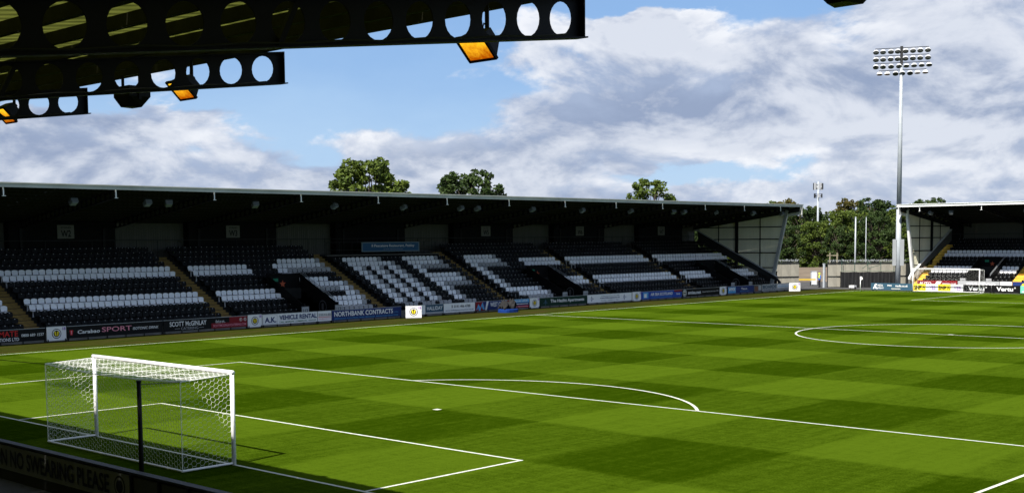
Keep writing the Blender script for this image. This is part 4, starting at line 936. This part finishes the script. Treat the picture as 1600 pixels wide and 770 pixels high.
for ri, (z, offs) in enumerate(((26.75, [-2.78, -2.02, -1.16, -.42, .42, 1.22, 2.0, 2.82]), (25.92, [-2.78, -2.0, -1.18, -.42, .42, 1.22, 2.0, 2.84]), (25.1, [-2.78, -2.0, -1.12, -.26, .54, 1.36, 2.18, 2.98]), (24.28, [-2.36, -1.52, -.62, .10, .94, 1.74, 2.58]))):
    mb = MB(); mb.bar(Vector((MX, MY, z+.42))+rt*(offs[0]-.1), Vector((MX, MY, z+.42))+rt*(offs[-1]+.1), .08, .07)
    for o in offs: mb.bar(Vector((MX, MY, z+.40))+rt*o, Vector((MX, MY, z+.2))+rt*o+fr*.02, .035, .035)
    mb.build('crossbar', dark_steel, fm)
    for o in offs:
        tl = .62 if (ri < 3 or abs(o) < 1) else .25
        if ri == 2 and o > .5: tl = .45
        q = (Vector((0, 0, 1))*math.cos(tl)-fr*math.sin(tl)*1.).normalized(); 
        x_ = rt; y_ = q.cross(x_).normalized(); Mx = Matrix(((x_.x, y_.x, q.x, 0), (x_.y, y_.y, q.y, 0), (x_.z, y_.z, q.z, 0), (0, 0, 0, 1)))
        link('floodlight_lamp', dome_me, fm, Matrix.Translation(Vector((MX, MY, z))+rt*o+fr*.16) @ Mx)
for o in (-.42, .42):
    mb = MB(); mb.obox(Vector((MX, MY, 4.1))+rt*o+fr*.2, rt*.21, fr*.16, Vector((0, 0, 1.5))); mb.build('equipment_cabinet', mat('cabinet', (.26, .275, .29), .5, .08, 1), fm)

# ------------------------------------------------------------------ corner fence, gate gap and clutter
pale_sheet = mat('pale_sheet', (.27, .255, .215), .7, .22, 1.2, stretch=(1, 1, .3))
def corner_fence(label, p0, p1, h, gaps=(), pw=1.05):
    p0, p1 = Vector(p0), Vector(p1); d = (p1-p0); Lg = d.length; d.normalize(); nrm = Vector((d.y, -d.x, 0))
    if nrm.dot(CAM-p0) < 0: nrm = -nrm
    r = thing('sheet_fence', label, 'fence', p0); up = Vector((0, 0, 1)); n = max(1, int(round(Lg/pw))); st = Lg/n
    for j, (z0, z1) in enumerate(((.05, h*.42), (h*.45, h*.93))):
        pm = MB(); pm.obox((0, 0, 0), d*(st/2-.01), nrm*.02, up*((z1-z0)/2))
        for f in (-.4, -.24, -.08, .08, .24, .4): pm.obox(nrm*.03+d*(f*st), d*.025, nrm*.012, up*((z1-z0)/2-.004))
        me = pm.mesh('fence_panel', pale_sheet)
        for i in range(n): link('fence_panel', me, r, Matrix.Translation(p0+d*((i+.5)*st)+up*((z0+z1)/2)+nrm*random.uniform(-.01, .01)))
    mb = MB(); mb.bar(p0+up*h*.435+nrm*.05, p1+up*h*.435+nrm*.05, .08, .09); mb.build('rail', dark_steel, r)
    mb = MB(); mb.bar(p0+up*h*.96+nrm*.03, p1+up*h*.96+nrm*.03, .12, .14); mb.build('rail', dark_steel, r)
    pm = MB(); pm.box(-.05, .05, -.05, .05, -.02, h*1.0); me = pm.mesh('post', dark_steel)
    for i in range(0, n+1, 2): link('post', me, r, Matrix.Translation(p0+d*(i*st)-nrm*.1))
    mb = MB()
    for i in range(int(Lg/.16)):                          # spiked, cluttered top
        q = p0+d*(i*.16+random.uniform(-.04, .04))+up*h*1.02; mb.bar(q, q+up*random.uniform(.06, .30)+d*random.uniform(-.12, .12), .05, .05)
    mb.bar(p0+up*h*1.08, p1+up*h*1.08, .03, .03); mb.build('spiked_top', grey_steel, r)
    return r
corner_fence('dark-framed pale sheet fence next to the long stand gable', (-47.6, 104.0, 0), (-45.3, 107.2, 0), 2.75)
corner_fence('short pale sheet fence left of the open gate', (-45.2, 107.4, 0), (-43.3, 110.0, 0), 3.05)
corner_fence('long pale sheet fence right of the open gate behind the black cover', (-41.3, 113.2, 0), (-33.9, 120.6, 0), 2.95)
r = thing('gate_post', 'grey steel gate post right of the steward', 'post', (-41.6, 112.9, 0)); mb = MB(); mb.box(-41.72, -41.5, 112.75, 112.97, -.02, 2.75); mb.build('shaft', galv, r); mb = MB(); mb.box(-41.75, -41.47, 112.72, 113.0, 2.75, 2.82); mb.build('cap', galv, r)
# dark bin-like box and struts beside the stand end
r = thing('storage_unit', 'black storage unit between the long stand gable and the pale fence', 'storage unit', (-44.6, 105.4, 0))
mb = MB(); mb.obox((-44.6, 105.2, 1.0), (.55, .75, 0), (-.5, .37, 0), (0, 0, 1.0)); mb.build('body', black_panel, r)
mb = MB(); mb.obox((-44.6, 105.2, 2.03), (.6, .8, 0), (-.55, .4, 0), (0, 0, .03)); mb.build('lid', dark_steel, r)
mb = MB(); mb.bar((-45.1, 104.5, 2.06), (-44.6, 105.2, 2.6), .06, .06); mb.bar((-44.6, 105.2, 2.6), (-44.1, 105.9, 2.06), .06, .06); mb.bar((-45.1, 104.5, 2.62), (-44.0, 106, 2.62), .07, .07); mb.build('frame', dark_steel, r)
# black fabric cover
r = thing('covered_barrier', 'long black fabric-covered structure before the pale fence', 'barrier', (-37.2, 116, 0))
a, b = Vector((-39.75, 113.5, 0)), Vector((-34.95, 117.6, 0)); d = b-a; Lg = d.length; d.normalize(); nrm = Vector((d.y, -d.x, 0)); up = Vector((0, 0, 1))
mb = MB(); nx, nz = 40, 6; vs = [a+d*(Lg*i/nx)+up*(1.82*j/nz+(-.05*abs(math.sin(i*math.pi/10))if j == nz else 0))+nrm*(.05*math.sin(i*.9+j*.5)+.03*math.sin(i*2.3)) for j in range(nz+1) for i in range(nx+1)]
fs = [(j*(nx+1)+i, j*(nx+1)+i+1, (j+1)*(nx+1)+i+1, (j+1)*(nx+1)+i) for j in range(nz) for i in range(nx)]
mb.add(vs, fs); mb.add([v-nrm*.5 for v in vs], fs); k = nz*(nx+1); mb.add([vs[k+i] for i in range(nx+1)]+[vs[k+i]-nrm*.5 for i in range(nx+1)], [(i, i+1, nx+2+i, nx+1+i) for i in range(nx)])
mb.build('cover', mat('cover_black', (.005, .005, .006), .7, .3, 3), r)
mb = MB(); mb.bar(a+up*1.9-nrm*.25, b+up*1.9-nrm*.25, .10, .10); 
mb.build('top_beam', mat('weathered_green', (.16, .18, .14), .8, .3, 2), r)
mb = MB()
for i in range(5):
    q = a+d*(Lg*(.02+.24*i))-nrm*.3; mb.tube(q, q+up*(2.9 if i % 2 else 3.4), .035, n=6)
mb.bar(a+d*(Lg*.4)+up*2.2-nrm*.3, a+d*(Lg*.55)+up*2.9-nrm*.3, .05, .05); mb.bar(a+d*(Lg*.5)+up*2.2-nrm*.3, a+d*(Lg*.72)+up*2.6-nrm*.3, .05, .05)
mb.build('frame_post', mat('frame_green', (.02, .06, .045), .7), r)
# H-shaped timber frame standing above the fence
r = thing('goal_frame_stack', 'H-shaped timber posts standing above the pale fence', 'posts', (-43, 116, 0))
for q in ((-42.6, 116.0), (-41.75, 115.7+.5)):
    mb = MB(); mb.box(q[0]-.07, q[0]+.07, q[1]-.07, q[1]+.07, -.02, 4.05); mb.build('upright', mat('timber', (.22, .19, .13), .8, .3, 2), r)
mb = MB(); mb.bar((-42.95, 115.85, 3.72), (-41.6, 116.2, 3.72), .07, .10); mb.build('crosspiece', MATS['timber'], r)
for i, (x, y, h, rad, lab) in enumerate(((-49.33, 135, 8.45, .10, 'taller plain grey pole before the wood'), (-54.0, 147, 8.6, .055, 'shorter grey pole top deep in the wood'))):
    r = thing('lamp_pole', lab, 'pole', (x, y, 0)); mb = MB(); mb.tube((x, y, -.02), (x, y, h), rad*1.25, rad*.9, n=10); mb.build('shaft', galv, r, True); mb = MB(); mb.tube((x, y, h), (x, y, h+.15), rad*1.1, n=10); mb.build('cap', galv, r)
# telecom mast
x, y = -76.2, 172.5
r = thing('telecom_mast', 'slim telecom mast with clustered antenna panels above the wood', 'mast', (x, y, 0))
mb = MB(); mb.tube((x, y, -.02), (x, y, 15.4), .22, .14, n=12); mb.build('pole', galv, r, True)
for zz, n, rad, hh in ((14.55, 6, .75, 1.35), (12.95, 5, .62, .55)):
    for i in range(n):
        t = 2*math.pi*i/n+.3; c = Vector((x+rad*math.cos(t), y+rad*math.sin(t), zz)); o_ = Vector((math.cos(t), math.sin(t), 0)); tt = Vector((-o_.y, o_.x, 0))
        mb = MB(); mb.obox(c, tt*.17, o_*.09, Vector((0, 0, hh/2+random.uniform(-.2, .15)))); mb.build('antenna_panel', mat('antenna_white', (.34, .35, .37), .5) if i % 3 else dark_steel, r)
        mb = MB(); mb.bar((x, y, zz+.3), c+Vector((0, 0, .3)), .06, .06); mb.bar((x, y, zz-.3), c+Vector((0, 0, -.3)), .06, .06); mb.build('antenna_arm', dark_steel, r)
# bank, white van and yellow kerb strip seen through the gate
def bank():
    mb = MB(); mb.add([(-60, 122, -.01), (-36, 142, -.01), (-42, 150, 1.0), (-66, 130, 1.0), (-75, 142, 1.3), (-50, 164, 1.3)], [(0, 1, 2, 3), (3, 2, 5, 4)]); struct(mb.build('bank', mat('earth', (.13, .10, .07), .95, .3, .4)))
bank()
r = thing('utility_cabinet', 'white utility cabinet beyond the open gate behind the steward', 'cabinet', (-45.9, 118, 0))
mb = MB(); mb.obox((-45.9, 118, .86), (.24, .22, 0), (-.2, .22, 0), (0, 0, .86)); mb.build('body', mat('van_white', (.55, .57, .60), .5), r)
mb = MB(); mb.obox((-45.9, 118, 1.75), (.27, .25, 0), (-.23, .25, 0), (0, 0, .025)); mb.build('lid', grey_steel, r)
r = thing('barrier_rail', 'low yellow barrier behind the steward in the open gate', 'barrier', (-46.5, 116, 0)); mb = MB(); mb.bar((-47.4, 115.6, .74), (-45.3, 117.4, .74), .08, .16); mb.build('rail', I('barrier_yellow', (.55, .38, .03)), r); mb = MB()
for q in ((-48, 114.9), (-45.7, 116.9)): mb.box(q[0]-.05, q[0]+.05, q[1]-.05, q[1]+.05, -.02, .5)
mb.build('legs', dark_steel, r)
# small roller / bin by the corner
r = thing('line_marker', 'small white-topped line marking machine on the verge by the corner', 'machine', (-36.6, 110.4, 0)); mb = MB(); mb.box(-36.9, -36.3, 110.1, 110.7, .16, .42); mb.build('tank', white_paint, r); mb = MB()
for q in (-36.9, -36.3): mb.tube((q-.03, 110.4, .13), (q+.03, 110.4, .13), .14, n=12)
mb.build('wheels', black_steel, r); mb = MB(); mb.bar((-36.6, 110.7, .4), (-36.6, 111.1, .95), .04, .04); mb.build('handle', dark_steel, r)

# ------------------------------------------------------------------ the steward
def steward(loc, rz):
    J = {'pelvis': (0, 0, .93), 'waist': (0, .01, 1.08), 'chest': (0, .0, 1.32), 'neck': (0, .0, 1.48), 'head': (0, -.02, 1.60), 'crown': (0, -.01, 1.70),
         'hl': (-.10, 0, .90), 'kl': (-.11, -.03, .50), 'al': (-.12, .02, .09), 'tl': (-.13, -.12, .04), 'hr': (.10, 0, .90), 'kr': (.12, -.02, .50), 'ar': (.14, .03, .09), 'tr': (.15, -.11, .04),
         'sl': (-.19, 0, 1.40), 'el': (-.26, .04, 1.14), 'wl': (-.25, -.08, .92), 'fl': (-.24, -.11, .83), 'sr': (.19, 0, 1.40), 'er': (.27, .02, 1.15), 'wr': (.25, -.12, .98), 'fr': (.23, -.17, .90)}
    Rd = dict(pelvis=.15, waist=.145, chest=.165, neck=.062, head=.10, crown=.07, hl=.095, kl=.065, al=.05, tl=.04, hr=.095, kr=.065, ar=.05, tr=.04, sl=.075, el=.055, wl=.04, fl=.032, sr=.075, er=.055, wr=.04, fr=.032)
    E = [('pelvis', 'waist'), ('waist', 'chest'), ('chest', 'neck'), ('neck', 'head'), ('head', 'crown'), ('pelvis', 'hl'), ('hl', 'kl'), ('kl', 'al'), ('al', 'tl'), ('pelvis', 'hr'), ('hr', 'kr'), ('kr', 'ar'), ('ar', 'tr'), ('chest', 'sl'), ('sl', 'el'), ('el', 'wl'), ('wl', 'fl'), ('chest', 'sr'), ('sr', 'er'), ('er', 'wr'), ('wr', 'fr')]
    ks = list(J); me = bpy.data.meshes.new('sk'); me.from_pydata([J[k] for k in ks], [(ks.index(a), ks.index(b)) for a, b in E], [])
    ob = bpy.data.objects.new('sk', me); COL.objects.link(ob); ob.modifiers.new('s', 'SKIN'); sub = ob.modifiers.new('u', 'SUBSURF'); sub.levels = 2
    for i, k in enumerate(ks):
        sv = me.skin_vertices[0].data[i]; q = Rd[k]; sv.radius = (q, q*(.72 if k in ('pelvis', 'waist', 'chest') else 1)); sv.use_root = (k == 'pelvis')
    dg = bpy.context.evaluated_depsgraph_get(); dg.update(); out = bpy.data.meshes.new_from_object(ob.evaluated_get(dg)); bpy.data.objects.remove(ob)
    out.materials.clear()
    for m in (I('trousers', (.012, .013, .02), .8), I('sleeve_blue', (.03, .10, .42), .7), mat('hi_vis', (.55, .72, .05), .7), mat('skin', (.50, .30, .22), .6), black_steel): out.materials.append(m)
    for p in out.polygons:
        c = p.center; i = 0
        if c.z < .13: i = 4
        elif c.z < .90 and not (abs(c.x) > .19 and c.z > .78): i = 0
        elif c.z > 1.475: i = 3
        elif abs(c.x) > .17: i = 3 if c.z < .93 else 1
        elif c.z < 1.12: i = 1
        else: i = 2
        p.material_index = i; p.use_smooth = True
    r = thing('person', 'steward in yellow hi-vis vest over blue standing in the open gate', 'person', loc, world=False, rotz=rz)
    link('body', out, r)
    mb = MB(); nn = 12; vs = []; pr = [(.0, .118), (.06, .105), (.10, .06), (.112, .0), (.112, -.03)]
    for q, z in pr: vs += [(q*math.cos(2*math.pi*i/nn), -.015+q*1.08*math.sin(2*math.pi*i/nn), 1.645+z) for i in range(nn)]
    mb.add(vs, [(k*nn+i, k*nn+(i+1) % nn, (k+1)*nn+(i+1) % nn, (k+1)*nn+i) for k in range(len(pr)-1) for i in range(nn)]); mb.build('cap', mat('hi_vis', (.55, .72, .05)), r, True)
steward((-41.9, 112.3, -.016), -.6)

# ------------------------------------------------------------------ trees
def leaf_mat(name, c1, c2, c3=None):
    m = bpy.data.materials.new(name); m.use_nodes = True; nt = m.node_tree; p = nt.nodes['Principled BSDF']; N = nt.nodes.new; L = nt.links.new
    tc = N('ShaderNodeTexCoord'); n = N('ShaderNodeTexNoise'); n.inputs['Scale'].default_value = .8; n.inputs['Detail'].default_value = 6; n.inputs['Roughness'].default_value = .8; L(tc.outputs['Object'], n.inputs['Vector'])
    r = N('ShaderNodeValToRGB'); r.color_ramp.elements[0].position = .36; r.color_ramp.elements[1].position = .66; r.color_ramp.elements[0].color = (*c1, 1); r.color_ramp.elements[1].color = (*c2, 1)
    L(n.outputs[0], r.inputs[0]); L(r.outputs[0], p.inputs['Base Color']); p.inputs['Roughness'].default_value = .6; p.inputs['Specular IOR Level'].default_value = .2
    tr = N('ShaderNodeBsdfTranslucent'); L(r.outputs[0], tr.inputs['Color']); mx = N('ShaderNodeMixShader'); mx.inputs[0].default_value = .22; L(p.outputs[0], mx.inputs[1]); L(tr.outputs[0], mx.inputs[2])
    L(mx.outputs[0], nt.nodes['Material Output'].inputs[0]); return m
LG = leaf_mat('leaf_green', (.038, .066, .010), (.115, .155, .022)); LD = leaf_mat('leaf_dark', (.018, .038, .010), (.056, .088, .020)); LY = leaf_mat('leaf_autumn', (.050, .056, .011), (.13, .098, .018)); LO = leaf_mat('leaf_olive', (.032, .046, .014), (.085, .095, .026))
bark = mat('bark', (.07, .055, .04), .9, .3, 3)
def crown_mesh(seed, H, Rad, base, m, nleaf, leaf, wisp=0.):
    g = np.random.default_rng(seed); cl = []
    for i in range(125):
        f = g.uniform(0, 1)**.8; z = base+(H-base)*f; env = Rad*math.sqrt(max(.03, 1-((f-.38)/.68)**2)); t = g.uniform(0, 6.283); rr = env*g.uniform(.05, 1.0)**.55
        cl.append((rr*math.cos(t), rr*math.sin(t), z, g.uniform(.10, .22)*Rad*(1.1-.35*f)))
    for i in range(int(10*wisp)):
        t = g.uniform(0, 6.283); cl.append((Rad*1.0*math.cos(t)*g.uniform(.6, 1.1), Rad*math.sin(t)*g.uniform(.6, 1.1), base+(H-base)*g.uniform(.45, 1.05), .12*Rad))
    per = g.multinomial(nleaf, np.array([c[3]**1.6 for c in cl])/sum(c[3]**1.6 for c in cl)); C_ = []
    for c, n in zip(cl, per):
        d = g.normal(size=(n, 3)); d /= np.linalg.norm(d, axis=1)[:, None]; rad = c[3]*g.uniform(.35, 1.12, n)**.5
        C_.append(np.array(c[:3])+d*rad[:, None]*np.array([1, 1, .8]))
    C_ = np.concatenate(C_); n = len(C_)
    a = g.normal(size=(n, 3)); a /= np.linalg.norm(a, axis=1)[:, None]; b = np.cross(a, g.normal(size=(n, 3))); b /= np.linalg.norm(b, axis=1)[:, None]
    s = leaf*g.uniform(.55, 1.3, n)[:, None]; a *= s; b *= s*.62
    V = np.stack([C_-a, C_-b*.9+a*.1, C_+a, C_+b*.9+a*.1], 1).reshape(-1, 3); Fq = np.arange(4*n).reshape(-1, 4)
    me = bpy.data.meshes.new('crown'); me.vertices.add(4*n); me.vertices.foreach_set('co', V.ravel()); me.loops.add(4*n); me.loops.foreach_set('vertex_index', Fq.ravel()); me.polygons.add(n); me.polygons.foreach_set('loop_start', np.arange(0, 4*n, 4)); me.update(calc_edges=True); me.materials.append(m); me.validate()
    return me, cl
def tree_proto(seed, H, Rad, base, m, nleaf=6000, leaf=.22, wisp=.5):
    me, cl = crown_mesh(seed, H, Rad, base, m, nleaf, leaf, wisp)
    mb = MB(); mb.tube((0, 0, -.1), (0, 0, base), .022*H+.03, .017*H, n=8); mb.tube((0, 0, base), (0, 0, H*.82), .017*H, .03, n=7)
    for c in cl[::2]:
        z0 = base+(c[2]-base)*.45; mb.tube((0, 0, z0), (c[0], c[1], c[2]), .008*H, .02, n=5, caps=False)
    return me, mb.mesh('trunk', bark)
PROTO = {}
def tree(kind, loc, sc, rz, label, group, zs=1.):
    if kind not in PROTO: PROTO[kind] = tree_proto(*KINDS[kind])
    me, tr = PROTO[kind]; r = thing('tree', label, 'tree', loc, group, world=False, rotz=rz); r.scale = (sc, sc, sc*zs)
    link('crown', me, r); link('trunk', tr, r)
KINDS = {'broad': (3, 10, 3.6, 2.6, LG, 16000, .17, .2), 'dark': (5, 10, 3.6, 2.2, LD, 14000, .17, .2), 'loose': (8, 10, 3.0, 2.0, LG, 11000, .15, .3), 'autumn': (12, 10, 3.2, 2.0, LY, 10000, .17, .3), 'bush': (15, 10, 4.6, .6, LD, 13000, .2, .3), 'thin': (21, 10, 2.0, 2.5, LO, 6500, .15, .4), 'leafy': (27, 10, 4.2, .5, LG, 13000, .2, .5)}
tree('broad', (-74, 70.3, 0), 1.54, .4, 'large bright green tree above the long stand roof, left of two', 'trees behind the long stand', .94)
tree('dark', (-74, 86.0, 0), 1.47, 1.3, 'darker tree above the middle of the long stand roof', 'trees behind the long stand', .95)
tree('loose', (-78, 127.0, 0), 1.42, 2.2, 'olive tree above the right half of the long stand roof', 'trees behind the long stand')
tree('dark', (-55.0, 170.0, 0), 1.17, .9, 'small dark treetop just above the far stand roof', 'trees of the wood beyond the corner')
rr = random.Random(5)
wood = []
for i in range(17):                                       # front of the wood: low bushy trees
    f = i/16; x = -104+f*76; y = 152+f*24+rr.uniform(-3, 3); wood.append((('bush', 'leafy', 'dark')[i % 3], x, y, rr.uniform(.72, .92), 'front'))
for i in range(18):
    f = i/17; x = -112+f*80; y = 166+f*26+rr.uniform(-3, 3); wood.append((('leafy', 'dark', 'broad', 'bush')[i % 4], x, y, rr.uniform(.98, 1.12), 'middle'))
for i in range(20):
    f = i/19; x = -122+f*92; y = 184+f*30+rr.uniform(-4, 4); k = ('loose', 'autumn', 'thin', 'autumn', 'dark')[i % 5]; wood.append((k, x, y, rr.uniform(1.10, 1.30)*(.80 if f > .66 else 1.), 'back'))
cnt = {}
tone = {'bush': 'low dark green', 'leafy': 'full mid green', 'dark': 'dark green', 'broad': 'rounded green', 'loose': 'loose olive', 'autumn': 'yellowing', 'thin': 'thin wispy'}
for k, x, y, s, row in wood:
    cnt[row] = cnt.get(row, 0)+1
    tree(k, (x, y, -.05), s, rr.uniform(0, 6.28), f'{tone[k]} tree in the wood, {ordn[cnt[row]-1]} from left in its {row} rank', 'trees of the wood beyond the corner')
